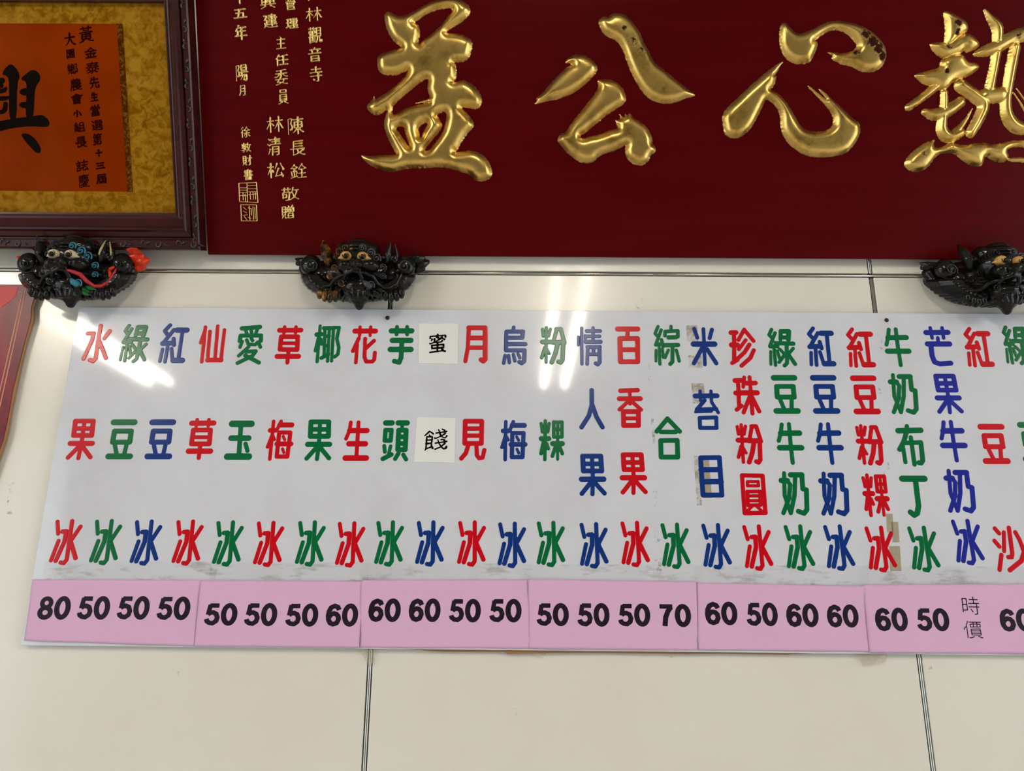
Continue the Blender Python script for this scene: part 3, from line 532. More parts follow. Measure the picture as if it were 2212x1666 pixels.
# ---------------------------------------------------------------- fluorescent fixtures on the ceiling (two seen in the glossy board, the right one added)
M_LAMP = Mat('grey_lamp_housing', lin(150, 150, 148), .5)
M_TUBE = Mat('fluorescent_tube', (1, 1, 1, 1), .3)
M_TUBE.set('Emission Color', (1, .9, .75, 1)); M_TUBE.set('Emission Strength', TUBE_STRENGTH)
M_CAP = Mat('lamp_end_cap', lin(200, 200, 200), .4, metal=.6)
def fixture(x, y0, y1, label):
    z = ROOM[4]
    t = props(empty('ceiling_lamp', (x, (y0 + y1) / 2, z)), label, 'lamp', 'twin fluorescent ceiling lamps')
    hl = (y1 - y0) / 2
    bm = bmesh.new()
    sec = [(-.10, 0), (-.085, -.03), (-.03, -.045), (.03, -.045), (.085, -.03), (.10, 0)]
    a = [bm.verts.new((u, -hl, v)) for u, v in sec]; b = [bm.verts.new((u, hl, v)) for u, v in sec]
    for i in range(5): bm.faces.new((a[i], a[i + 1], b[i + 1], b[i]))
    bm.faces.new((a[5], a[0], b[0], b[5])); bm.faces.new(a[::-1]); bm.faces.new(b)
    bmesh.ops.recalc_face_normals(bm, faces=bm.faces)
    add('housing', bm_mesh('housing', bm), M_LAMP, t)
    for s in (-1, 1):
        bm = bmesh.new(); tube(bm, [(s * .070, -hl + .04, -.066), (s * .070, hl - .04, -.066)], .015, 12)
        add('tube', bm_mesh('tube', bm), M_TUBE, t, smooth=True)
        for e in (-1, 1): box('socket', s * .070 - .014, s * .070 + .014, e * (hl - .03) - .012, e * (hl - .03) + .012, -.084, -.028, M_CAP, t, .003)
    return t
fixture(.245, -3.6, -1.6, 'twin fluorescent lamp on the ceiling above the middle of the menu board')
fixture(-2.4, -3.6, -1.6, 'twin fluorescent lamp on the ceiling towards the open left side')
fixture(3.75, -3.6, -1.6, 'added twin fluorescent lamp on the ceiling brightening the right side')  # unseen lamp added to brighten the right side
# ================================================================ red lacquered plaque with gilded characters
PQ_N = .0215
PLQ = Plane(-PQ_N, 1.60 + WALL.hit(1300, 556, PQ_N)[1], LEAN)
M_RED = Mat('dark_red_lacquer', lin(84, 2, 8), .25, spec=.10)
M_RED.color(M_RED.mix(M_RED.ramp(M_RED.noise(7, 6, .6, (.35, 1, 5)), [(.3, (0, 0, 0, 1)), (.75, (1, 1, 1, 1))]), lin(74, 1, 5), lin(85, 4, 9)))
M_GOLD = Mat('worn_gold_leaf', lin(196, 160, 84), .3, metal=1)
_w = M_GOLD.ramp(M_GOLD.noise(26, 6, .65), [(.28, lin(160, 122, 52)), (.5, lin(222, 186, 104)), (.8, lin(228, 196, 116))])
_a = M_GOLD.n.new('ShaderNodeAttribute'); _a.attribute_name = 'wear'
_m = M_GOLD.n.new('ShaderNodeMath'); _m.operation = 'MULTIPLY'; M_GOLD.l.new(_a.outputs['Fac'], _m.inputs[0]); M_GOLD.l.new(M_GOLD.noise(150, 6, .7), _m.inputs[1])
_b = M_GOLD.ramp(_m.outputs[0], [(.2, (0, 0, 0, 1)), (.36, (1, 1, 1, 1))])
M_GOLD.color(M_GOLD.mix(_b, _w, lin(52, 17, 12)))
M_GOLD.link(M_GOLD.ramp(_b, [(.3, (.3, .3, .3, 1)), (.9, (.85, .85, .85, 1))]), 'Roughness')
M_GOLD.link(M_GOLD.ramp(_b, [(.3, (1, 1, 1, 1)), (.9, (0, 0, 0, 1))]), 'Metallic'); M_GOLD.set('Specular IOR Level', .1)
M_GOLD.bump(M_GOLD.noise(160, 3), .0004, .35)
M_GOLDTEXT = Mat('gilded_inscription', lin(226, 196, 124), .32, metal=1)
def rel(plane_from, uv, base): return (uv[0] - base[0], uv[1] - base[1])
pu0 = PLQ.hit(448, 540)[0]; pu1 = PLQ.hit(2612, 540)[0]; PH = .575
plaque = props(empty('plaque', PLQ.world(0, 0), LEAN), 'long dark red lacquered plaque with four large raised gold characters', 'plaque')
box('board', pu0, pu1, 0, .016, 0, PH, M_RED, plaque, .002)
WEAR = {'heart': ((1866, 76, 15, 1), (1880, 92, 17, 1), (1893, 108, 17, 1), (1903, 124, 13, 1), (1848, 116, 11, .9), (1808, 52, 8, .5), (1790, 300, 14, .4)),
        'public': ((1347, 63, 9, .8), (1366, 92, 26, .62), (1384, 112, 24, .62), (1360, 286, 14, .5)),
        'warm': ((2063, 52, 11, .95), (2062, 72, 10, .9), (2045, 104, 9, .85), (2040, 156, 9, .85), (2194, 78, 13, .8), (1992, 332, 12, .75)),
        'benefit': ((925, 104, 24, .55), (905, 240, 20, .35))}
def wear(me, mid, spots):
    at = me.attributes.new('wear', 'FLOAT', 'POINT'); d = np.zeros(len(me.vertices))
    co = np.empty(3 * len(me.vertices), dtype=np.float32); me.vertices.foreach_get('co', co); co = co.reshape(-1, 3)
    for px, py, r, k in spots:
        u, v = PLQ.hit(px, py); rr = r * PLQ.scale(px, py)
        d = np.maximum(d, k * np.exp(-((co[:, 0] + mid[0] - u) ** 2 + (co[:, 2] + mid[1] - v) ** 2) / rr ** 2))
    at.data.foreach_set('value', d.astype(np.float32))
for key in GOLD:
    me, mid = carved_glyph(GOLD[key], PLQ, .004, .00125, bevel_prof(.0115, 1.15), rough=.0012, soft=3)
    wear(me, mid, WEAR.get(key, ()))
    add('character', me, M_GOLD, plaque, (mid[0], .0001, mid[1]), smooth=True)['label'] = 'large gilded character carved in high relief'
INSCRIPTION = [('竹', 672, -16, 40, 42), ('林', 678, 31, 43, 38), ('觀', 681, 76, 37, 43), ('音', 681, 119, 35, 39), ('寺', 683, 161, 33, 41),
 ('管', 628, 8, 30, 36), ('理', 631, 50, 32, 30), ('主', 607, 92, 26, 35), ('任', 608, 130, 36, 31), ('委', 608, 167, 34, 42), ('員', 612, 209, 27, 42),
 ('興', 579, 4, 41, 38), ('建', 584, 46, 37, 38), ('十', 518, -6, 30, 38), ('五', 519, 28, 35, 29), ('年', 521, 71, 32, 40), ('陽', 523, 158, 32, 43), ('月', 524, 196, 20, 30),
 ('陳', 640, 272, 43, 46), ('長', 643, 320, 39, 43), ('銓', 645, 369, 43, 41), ('林', 594, 269, 45, 44), ('清', 592, 317, 36, 48), ('松', 596, 368, 44, 41),
 ('敬', 627, 419, 47, 38), ('贈', 623, 459, 36, 38), ('徐', 530, 286, 27, 31), ('敦', 532, 319, 27, 28), ('財', 534, 347, 26, 30), ('書', 537, 378, 25, 31)]
for ch, cx, cy, w, h in INSCRIPTION:
    s = PLQ.scale(cx, cy); u, v = PLQ.hit(cx, cy)
    r = (2.3 if w > 29 else 1.85) * s
    me = brush_glyph(ch, (w - 4) * s, (h - 6) * s, r, dome_prof(.0024, .0018), .0008)
    add('inscription_character', me, M_GOLDTEXT, plaque, (u, .0001, v), smooth=True)
SEALS = [((536, 416, 41, 42), '8,8 56,6 58,58 8,56*|30,8 30,56|32,14 54,14|32,22 54,22|34,30 54,30|34,38 54,36|38,30 38,50|46,30 46,50|52,30 52,50|10,20 30,20|10,26 28,26|10,32 28,32|18,32 18,52|24,36 24,54|10,40 28,40'),
         ((538, 460, 34, 34), '6,6 58,6 58,58 6,58*|14,14 24,22|14,26 24,32|12,40 26,38|16,44 24,54|34,10 34,54|30,16 40,18 40,40|46,12 46,54|52,14 52,52|28,46 38,50')]
for (cx, cy, w, h), s in SEALS:
    sc = PLQ.scale(cx, cy); u, v = PLQ.hit(cx, cy); k = (w * sc / 52, h * sc / 52)
    xs, ys, X, Y = grid_for((-w * sc * .55, -h * sc * .55), (w * sc * .55, h * sc * .55), .0007); D = None
    for pts, ww, cl in parse_strokes(s):
        D = stroke_field(X, Y, [((x - 32) * k[0], (32 - y) * k[1]) for x, y in pts], 1.25 * sc if cl else .95 * sc, cl, D=D)
    add('seal', relief_mesh('seal', xs, ys, D, dome_prof(.0018, .0012)), M_GOLDTEXT, plaque, (u, .0001, v), smooth=True)['label'] = 'gilded square seal mark'

# ================================================================ framed calligraphy on the left
FRM = Plane(-.036, 1.60 + WALL.hit(220, 538, .040)[1], LEAN)
M_FRAME = Mat('dark_rosewood', lin(52, 16, 17), .25, spec=.25, coat=.05, coat_rough=.1)
M_FRAME.color(M_FRAME.ramp(M_FRAME.noise(12, 5, .6, (.4, 1, 3)), [(.3, lin(44, 12, 13)), (.7, lin(62, 21, 21))]))
M_CARVE = Mat('carved_dark_wood', lin(30, 11, 11), .35, coat=.15)
M_SILK = Mat('gold_brocade', lin(165, 115, 30), .75, spec=0)
_n = M_SILK.noise(62, 4, .65, distortion=.8); _c = M_SILK.noise(17, 3, .5)
M_SILK.color(M_SILK.mix(M_SILK.ramp(_c, [(.4, (0, 0, 0, 1)), (.6, (1, 1, 1, 1))]),
    M_SILK.ramp(_n, [(.38, lin(110, 72, 6)), (.58, lin(150, 108, 26))]), M_SILK.ramp(_n, [(.36, lin(128, 88, 12)), (.6, lin(158, 116, 34))])))
M_SCROLL = Mat('orange_paper', lin(175, 75, 20), .7, spec=0)
M_SCROLL.color(M_SCROLL.ramp(M_SCROLL.noise(7, 4, .5), [(.3, lin(118, 38, 1)), (.7, lin(134, 48, 3))]))
M_BORDER = Mat('patterned_border', lin(110, 60, 12), .8, spec=0)
M_BORDER.color(M_BORDER.ramp(M_BORDER.noise(130, 2, .5, distortion=1), [(.45, lin(72, 32, 4)), (.62, lin(112, 72, 22))]))
M_INK = Mat('black_ink', lin(16, 9, 5), .7, spec=0)
M_INKBROWN = Mat('brown_ink', lin(42, 8, 3), .7, spec=0)
fiu1 = FRM.hit(383, 452)[0]; KS = (pu0 - .0012 - fiu1) / .058; fiv0 = FRM.hit(200, 460)[1]; fiv1 = FRM.hit(200, 6)[1]; fiu0 = FRM.hit(-720, 300)[0]
KB = fiv0 / .058
picture = props(empty('picture_frame', FRM.world((fiu0 + fiu1) / 2, 0), LEAN), 'dark carved wooden frame holding black brush calligraphy on orange paper', 'picture frame')
fx = (fiu0 + fiu1) / 2
hw, = ((fiu1 - fiu0) / 2,)
PROF = [(0, -.004), (0, .009), (.003, .0105), (.006, .0095), (.009, .010), (.021, .021), (.024, .0245), (.027, .0245), (.030, .021), (.037, .018), (.039, .014), (.041, .014), (.043, .0195), (.054, .0195), (.057, .017), (.058, .012), (.058, -.012), (.0, -.012)]
def rail(a, b, outward, ko, kd, name='frame_rail'):
    """moulding swept from corner a to corner b (inner corners), mitred at 45 degrees"""
    bm = bmesh.new(); d = Vector((b[0] - a[0], b[1] - a[1])).normalized(); o = Vector(outward)
    A = []; B = []
    for w, n in PROF:
        pa = Vector(a) + o * w * ko - d * w * kd; pb = Vector(b) + o * w * ko + d * w * kd
        A.append(bm.verts.new((pa.x, -n, pa.y))); B.append(bm.verts.new((pb.x, -n, pb.y)))
    m = len(PROF)
    for i in range(m): bm.faces.new((A[i], A[(i + 1) % m], B[(i + 1) % m], B[i]))
    bm.faces.new(A); bm.faces.new(B[::-1]); bmesh.ops.recalc_face_normals(bm, faces=bm.faces)
    r = add(name, bm_mesh(name, bm), M_FRAME, picture)
    bm = bmesh.new(); L = (Vector(b) - Vector(a)).length + 2 * .046 * kd; n = max(2, int(L / .034)); rnd = random.Random(3)
    for i in range(n + 1):           # carved leaf scroll along the outer band
        c = Vector(a) - d * .046 * kd + d * L * i / n + o * .0485 * ko
        f = 1 if i % 2 else -1; q = []
        for m in range(9):
            t = m / 8; an = f * (t * 4.2 - .6); rr = .0066 * (1 - .55 * t)
            e = c + d * (rr * math.cos(an) - .003 * f) + o * (rr * math.sin(an) * ko)
            q.append((e.x, -.0198, e.y))
        tube(bm, q, [.0010 + .0012 * math.sin(math.pi * m / 8) for m in range(9)], 6)
        e0, e1 = c + d * .008, c + d * .019 + o * .004 * f
        tube(bm, [(e0.x, -.0195, e0.y), ((e0.x + e1.x) / 2, -.0208, (e0.y + e1.y) / 2), (e1.x, -.0195, e1.y)], [.0009, .0026, .0006], 6)
    add('carving', bm_mesh('carving', bm), M_CARVE, r, smooth=True)['kind'] = 'stuff'
rail((-hw, fiv0), (hw, fiv0), (0, -1), KB, KS); rail((hw, fiv1), (-hw, fiv1), (0, 1), KB, KS); rail((hw, fiv0), (hw, fiv1), (1, 0), KS, KB); rail((-hw, fiv1), (-hw, fiv0), (-1, 0), KS, KB)
box('mat', -hw - .004, hw + .004, .002, .008, fiv0 - .004, fiv1 + .004, M_SILK, picture)
M_FILLET = Mat('gilt_fillet', lin(150, 120, 70), .35, metal=.8)
su1 = FRM.hit(281, 330)[0] - fx; sv0 = FRM.hit(200, 413)[1]; sv1 = FRM.hit(200, 51)[1]; su0 = FRM.hit(-610, 330)[0] - fx
bw = 12 * FRM.scale(270, 230)
scroll = box('calligraphy_paper', su0, su1 - bw, .0012, .0021, sv0, sv1, M_SCROLL, picture); scroll['label'] = 'orange paper with brush calligraphy'
box('border_band', su1 - bw, su1, .0009, .0021, sv0 - .001, sv1, M_BORDER, picture); box('border_band', su0 - bw, su0, .0009, .0021, sv0 - .001, sv1, M_BORDER, picture)
me, mid = carved_glyph(PROSPER, FRM, 0, .0012, flat_prof(.0003))
add('brush_character', me, M_INK, scroll, (mid[0] - fx, .0012, mid[1]))['label'] = 'large bold black brush character'
CALLIG = [('黃', 185, 74, 34, 39), ('金', 195, 113, 30, 28), ('泰', 199, 146, 34, 30), ('先', 203, 179, 25, 29), ('生', 203, 209, 18, 23), ('當', 206, 239, 25, 29), ('選', 209, 270, 28, 28),
 ('第', 210, 301, 23, 30), ('十', 213, 331, 17, 19), ('三', 216, 357, 22, 19), ('屆', 218, 387, 25, 25), ('大', 150, 85, 27, 32), ('園', 152, 116, 21, 24), ('鄉', 156, 149, 27, 28), ('農', 163, 183, 30, 30),
 ('會', 165, 213, 29, 28), ('小', 166, 245, 21, 20), ('組', 171, 274, 28, 26), ('長', 174, 307, 28, 30), ('誌', 177, 358, 30, 29), ('慶', 180, 391, 28, 34)]
for ch, cx, cy, w, h in CALLIG:
    s = FRM.scale(cx, cy); u, v = FRM.hit(cx, cy)
    me = brush_glyph(ch, (w - 2) * s, (h - 4) * s, 1.8 * s, flat_prof(.00025), .0006, .16)
    add('brush_character', me, M_INKBROWN, scroll, (u - fx, .0012, v))
# glass pane
M_GLASS = bpy.data.materials.new('clear_glass'); M_GLASS.use_nodes = True
_t = M_GLASS.node_tree; _t.nodes.clear()
_o = _t.nodes.new('ShaderNodeOutputMaterial'); _m = _t.nodes.new('ShaderNodeMixShader'); _tr = _t.nodes.new('ShaderNodeBsdfTransparent'); _g = _t.nodes.new('ShaderNodeBsdfGlossy'); _f = _t.nodes.new('ShaderNodeFresnel')
_g.inputs['Roughness'].default_value = .03; _f.inputs['IOR'].default_value = 1.04
_t.links.new(_f.outputs[0], _m.inputs[0]); _t.links.new(_tr.outputs[0], _m.inputs[1]); _t.links.new(_g.outputs[0], _m.inputs[2]); _t.links.new(_m.outputs[0], _o.inputs[0])
box('glass_pane', -hw + .0005, hw - .0005, -.0045, -.003, fiv0 + .0005, fiv1 - .0005, M_GLASS, picture)

# ================================================================ ceramic lion brackets
def lacquer(name, col, rough=.16):
    return Mat(name, col, .3, spec=.08, coat=.42, coat_rough=.04)
M_BLACK = lacquer('black_glaze', lin(17, 15, 14))
M_SILVER_SHEEN = lacquer('black_glaze_silver_sheen', lin(66, 66, 70))  # lighter base colour paints the right side's silvery sheen; also fangs and ear edges
M_RUBBED = lacquer('black_glaze_rubbed_with_gold', lin(60, 40, 16)); M_RUBBED.color(M_RUBBED.ramp(M_RUBBED.noise(70, 4, .6), [(.42, lin(22, 15, 10)), (.58, lin(96, 62, 20)), (.75, lin(190, 140, 58))]))
M_EYE = lacquer('ochre_eye_paint', lin(196, 152, 88)); M_EYEPALE = lacquer('cream_eye_paint', lin(200, 186, 150)); M_PUPIL = lacquer('black_pupil', lin(10, 8, 8))
M_TEAL = lacquer('teal_paint', lin(52, 118, 138)); M_VERM = lacquer('vermilion_paint', lin(205, 52, 20)); M_PINK = lacquer('red_lip_paint', lin(176, 44, 54)); M_GREEN = lacquer('green_paint', lin(20, 92, 40)); M_PALE = lacquer('pale_gold_paint', lin(170, 158, 110))
LC = (773, 590)
L0 = WALL.hit(LC[0], LC[1], .035)
LS = WALL.scale(LC[0], LC[1], .04) / 6.703
def LP(x, y, n):
    u, v = WALL.hit(620 + x / 6.703, 500 + y / 6.703, n); return Vector((u - L0[0], -n, v - L0[1]))
def ell(bm, x, y, n, rx, ry, rn, seg=20, rings=12): ellipsoid(bm, LP(x, y, n), (rx * LS, rn, ry * LS * 1.06), seg, rings)
def ltube(bm, pts, seg=10): tube(bm, [LP(x, y, n) for x, y, n, r in pts], [r * LS for x, y, n, r in pts], seg)
def spiral(bm, x, y, n, R, turns=1.6, r=.17, flip=1):
    pts = []
    for i in range(15):
        t = i / 14; a = flip * t * turns * 2 * math.pi + .6; q = R * (1 - .8 * t)
        pts.append((x + math.cos(a) * q, y + math.sin(a) * q, n + .004 * t, R * r * (1.1 - .4 * t)))
    ltube(bm, pts, 8)
LION = []
def lion_part(name, build, key, voxel=None, smooth=5, sub=None):
    bm = bmesh.new(); build(bm)
    me = remeshed(name, bm, voxel, smooth) if voxel else bm_mesh(name, bm)
    me.polygons.foreach_set('use_smooth', [True] * len(me.polygons))
    LION.append((name, me, key, sub)); return len(LION) - 1
def b_body(bm):
    ell(bm, 1030, 640, .010, 800, 265, .040, 32, 16); ell(bm, 1030, 820, .020, 640, 190, .036, 28, 14)
    rnd = random.Random(4)
    for k in range(46):                        # curly mane between the head and the haunches
        a = rnd.uniform(0, math.pi * 2); q = rnd.uniform(.5, .93); x, y = 1030 + 780 * q * math.cos(a), 660 + 270 * q * math.sin(a)
        if abs(x - 1030) > 300: ell(bm, x, y, .050 - .034 * q * q + .004, rnd.uniform(38, 62), rnd.uniform(34, 54), .010, 12, 8)
    ltube(bm, [(250, 540, .022, 90), (330, 690, .024, 90), (450, 800, .026, 95), (600, 870, .028, 95), (820, 910, .030, 95), (1040, 930, .032, 100), (1260, 910, .030, 95), (1480, 860, .028, 95), (1620, 780, .026, 95), (1730, 680, .024, 90), (1810, 560, .022, 90)], 16)
    ell(bm, 1030, 790, .030, 540, 190, .024, 28, 14); ell(bm, 540, 660, .036, 170, 150, .024); ell(bm, 1520, 660, .036, 180, 160, .024)
    for k in range(23):                        # fringe of fur locks round the lower rim
        a = math.pi * (.03 + .94 * k / 22); c, s_ = math.cos(a), math.sin(a); j = rnd.uniform(-.05, .05)
        ltube(bm, [(1030 + 560 * math.cos(a + j), 640 + 180 * math.sin(a + j), .060, 26), (1030 + 690 * math.cos(a + j * .5), 640 + 275 * math.sin(a + j * .5), .060, 44), (1030 + 785 * c, 640 + 350 * s_, .044, 40), (1030 + 815 * c, 640 + 378 * s_, .020, 30)], 8)
    ltube(bm, [(420, 640, .03, 120), (700, 620, .04, 160), (1040, 600, .045, 200), (1380, 620, .04, 160), (1640, 640, .03, 120)], 14)
lion_part('body', b_body, 'body', .0019, 2)
def b_head(bm):
    ell(bm, 1030, 450, .056, 330, 260, .040, 28, 16); ell(bm, 1030, 255, .070, 250, 85, .022); ell(bm, 1050, 215, .060, 190, 85, .026); ell(bm, 1230, 290, .058, 120, 120, .022); ell(bm, 830, 290, .058, 120, 120, .022)
    ell(bm, 1215, 505, .090, 125, 85, .016); ell(bm, 830, 510, .090, 105, 80, .016); ell(bm, 1005, 470, .100, 105, 70, .014); ell(bm, 950, 490, .106, 38, 34, .010); ell(bm, 1062, 490, .106, 38, 34, .010)
    ltube(bm, [(820, 690, .082, 32), (850, 610, .092, 36), (950, 565, .098, 38), (1050, 585, .096, 36), (1092, 690, .086, 32)])
    ell(bm, 1035, 830, .062, 240, 130, .026, 24, 12); ell(bm, 1040, 950, .060, 150, 110, .020); ell(bm, 1043, 1030, .057, 80, 70, .014); ell(bm, 1045, 1078, .055, 62, 60, .010)
    ltube(bm, [(880, 700, .070, 26), (950, 720, .080, 30), (1040, 705, .072, 26)])
    for x in (880, 960, 1050, 1130): ltube(bm, [(x, 860, .082, 24), (1030 + (x - 1030) * .6, 980, .076, 18)], 8)
lion_part('head', b_head, 'head', .0022, 3)
for sx, x, y, key in ((-1, 855, 362, 'eye'), (1, 1098, 372, 'eye')):
    def b_eye(bm, x=x, y=y, sx=sx):
        ell(bm, x, y, .094, 80, 66, .0125); ltube(bm, [(x + sx * 40, y + 8, .097, 46), (x + sx * 110, y + 26, .092, 10)])
    i = lion_part('eye', b_eye, key)
    def b_pupil(bm, x=x, y=y):
        ell(bm, x - 6, y - 12, .1062, 30, 30, .0042)
    lion_part('pupil', b_pupil, 'pupil', sub=i)
    def b_ring(bm, x=x, y=y):
        ltube(bm, [(x - 6 + 46 * math.cos(a), y - 13 + 42 * math.sin(a), .1048, 6) for a in [k / 16 * 2 * math.pi for k in range(17)]], 6)
    lion_part('iris_ring', b_ring, 'pupil', sub=i)
for x, y, n, R, f, key in ((850, 238, .090, 50, 1, 'curl_left'), (757, 282, .084, 46, 1, 'curl_left'), (700, 352, .076, 38, 1, 'curl_left'), (1088, 236, .090, 48, -1, 'curl_right'), (1212, 306, .086, 54, -1, 'curl_right'), (1296, 386, .080, 56, -1, 'curl_right'),
                       (1385, 520, .070, 46, -1, 'curl_cheek'), (1385, 655, .066, 42, -1, 'curl_cheek'), (690, 520, .070, 44, 1, 'curl_left'), (620, 640, .066, 42, 1, 'curl_left'), (1210, 775, .084, 50, -1, 'curl_jaw'), (790, 745, .082, 46, 1, 'curl_left')):
    def b_curl(bm, x=x, y=y, n=n, R=R, f=f):
        R *= 1.2; ell(bm, x, y, n, R * .2, R * .2, .004, 10, 6); spiral(bm, x, y, n, R, flip=f)
    lion_part('curl', b_curl, key)
def b_bars(bm):
    ltube(bm, [(915, 205, .092, 15), (970, 198, .096, 17), (1030, 205, .093, 15)]); ltube(bm, [(912, 250, .094, 14), (970, 245, .098, 16), (1025, 250, .095, 14)])
lion_part('forehead_ridge', b_bars, 'curl_left')
def b_ear_l(bm): ltube(bm, [(610, 450, .062, 66), (575, 340, .068, 84), (545, 230, .066, 64), (520, 130, .060, 12)]); ell(bm, 600, 345, .078, 30, 34, .008)
def b_ear_r(bm): ltube(bm, [(1425, 440, .062, 56), (1465, 330, .068, 62), (1490, 230, .066, 42), (1500, 160, .062, 14)]); ltube(bm, [(1560, 430, .058, 60), (1590, 330, .060, 40), (1560, 180, .058, 10)]); ell(bm, 1400, 385, .076, 34, 36, .008)
def b_ear_s(bm): ltube(bm, [(1455, 360, .079, 12), (1478, 290, .081, 16), (1494, 220, .076, 13), (1500, 165, .070, 8)], 8); ltube(bm, [(1600, 370, .070, 10), (1594, 310, .070, 13), (1564, 190, .066, 7)], 8)
lion_part('ear_edge', b_ear_s, 'ear_edge')
lion_part('ear', b_ear_l, 'ear_left', .002, 3); lion_part('ear', b_ear_r, 'ear_right', .002, 3)
for x, y, R, key in ((348, 490, 150, 'haunch'), (1700, 505, 160, 'haunch')):
    def b_h(bm, x=x, y=y, R=R): ell(bm, x, y, .048, R, R, .015, 28, 14); ltube(bm, [(x + R * .92 * math.cos(a), y + R * .92 * math.sin(a), .052, 14) for a in [k / 28 * 2 * math.pi for k in range(29)]], 8)
    i = lion_part('haunch', b_h, key)
    def b_s(bm, x=x, y=y, R=R): spiral(bm, x, y, .061, R * .62, 1.5, .07, -1); ell(bm, x - 10, y - 6, .063, 20, 20, .003)
    lion_part('haunch_spiral', b_s, 'spot', sub=i)
def b_tuft_l(bm): ltube(bm, [(300, 440, .036, 60), (205, 425, .034, 52), (120, 398, .030, 18)]); ltube(bm, [(230, 470, .03, 50), (140, 470, .028, 30)])
def b_tuft_r(bm): ltube(bm, [(1800, 420, .040, 60), (1900, 385, .042, 62), (1975, 375, .040, 34)]); ltube(bm, [(1880, 480, .034, 60), (1980, 470, .036, 66), (2040, 440, .034, 40)]); ltube(bm, [(1880, 560, .028, 60), (1970, 545, .026, 46)])
lion_part('mane_tuft', b_tuft_l, 'tuft', .002, 3); lion_part('mane_tuft', b_tuft_r, 'tuft', .002, 3)
def b_lip_r(bm): ltube(bm, [(1085, 590, .096, 18), (1160, 615, .094, 26), (1240, 650, .088, 32), (1310, 750, .076, 30), (1400, 822, .068, 26), (1490, 825, .064, 24), (1590, 760, .062, 22), (1650, 640, .062, 18), (1672, 575, .062, 12)])
def b_lip_l(bm): ltube(bm, [(830, 620, .092, 16), (760, 650, .088, 24), (690, 690, .080, 28), (630, 780, .070, 26), (540, 800, .062, 22), (460, 740, .058, 18), (430, 660, .058, 12)])
lion_part('lip', b_lip_r, 'lip'); lion_part('lip', b_lip_l, 'lip_left')
def b_fang(bm): ltube(bm, [(1110, 720, .086, 24), (1150, 760, .088, 46), (1200, 800, .086, 40)])
lion_part('fang_curl', b_fang, 'fang', .002, 3)
for xs_ in (((1430, 930), (1510, 950), (1590, 935), (1660, 895)), ((470, 900), (545, 940), (620, 955), (700, 945))):
    def b_paw(bm, xs_=xs_):
        for x, y in xs_: ltube(bm, [(x + (1030 - x) * .05, y - 105, .050, 38), (x + (1030 - x) * .02, y - 45, .060, 46), (x, y + 10, .062, 46), (x, y + 50, .054, 36)], 10)
    lion_part('paw', b_paw, 'paw_left' if xs_[0][0] < 1000 else 'paw')
def b_ribbon(bm): ltube(bm, [(1560, 600, .060, 12), (1600, 570, .064, 26), (1650, 545, .066, 14)]); ltube(bm, [(1575, 600, .060, 18), (1600, 640, .064, 24), (1590, 690, .062, 10)])
lion_part('ribbon', b_ribbon, 'ribbon')
def b_leaf(bm):
    for a, b in (((1230, 850), (1330, 900)), ((1280, 830), (1420, 870)), ((1240, 890), (1330, 950))): ltube(bm, [(a[0], a[1], .066, 22), ((a[0] + b[0]) / 2, (a[1] + b[1]) / 2, .072, 34), (b[0], b[1], .066, 12)], 8)
lion_part('beard_tuft', b_leaf, 'leaf')
DARK = dict(body=M_BLACK, head=M_BLACK, eye=M_EYE, pupil=M_PUPIL, ear_edge=M_SILVER_SHEEN, curl_left=M_RUBBED, curl_right=M_SILVER_SHEEN, curl_cheek=M_SILVER_SHEEN, curl_jaw=M_SILVER_SHEEN, ear_left=M_RUBBED, ear_right=M_BLACK, haunch=M_BLACK, spot=M_SILVER_SHEEN, tuft=M_BLACK, lip=M_BLACK, lip_left=M_BLACK, fang=M_SILVER_SHEEN, paw=M_BLACK, paw_left=M_RUBBED, leaf=M_BLACK, ribbon=M_BLACK)
PAINTED = dict(DARK, eye=M_EYEPALE, curl_left=M_BLACK, curl_right=M_TEAL, curl_cheek=M_TEAL, curl_jaw=M_TEAL, ear_left=M_BLACK, ear_edge=M_PALE, tuft=M_VERM, spot=M_BLACK, ribbon=M_VERM, lip=M_PINK, fang=M_TEAL, paw_left=M_BLACK, leaf=M_GREEN)
PLAIN = dict(DARK, curl_left=M_BLACK, ear_left=M_BLACK, paw_left=M_BLACK)
for cx, scheme, label in ((773, DARK, 'glazed black lion head bracket with gold eyes under the left end of the red plaque'),
                          (166, PAINTED, 'black lion head bracket painted teal, red and green under the picture frame'),
                          (2135, PLAIN, 'plain black lion head bracket with ochre eyes under the right part of the red plaque')):
    u, v = WALL.hit(cx, LC[1] + (cx - 773) * .0068, .035)[0], L0[1]
    t = props(empty('lion_bracket', (u, 0, 1.60 + v)), label, 'bracket', 'ceramic lion head brackets')
    made = []
    held = FRM if cx < 400 else PLQ                 # the panel that stands behind the ears
    hz = held.o.z - (1.60 + v) - (.011 if cx < 400 else .001); hn = -held.o.y; off = .027 if cx < 400 else .001
    for name, me, key, sub in LION:
        me = me.copy()
        for vt in me.vertices:                      # ears and brow stay clear of the panel's face
            front = hn + off + .001 + max(0, vt.co.z - hz) * math.tan(LEAN)
            if vt.co.z > hz - .001 and -vt.co.y < front: vt.co.y = -front
        o = add(name, me, scheme[key], t if sub is None else made[sub]); made.append(o)

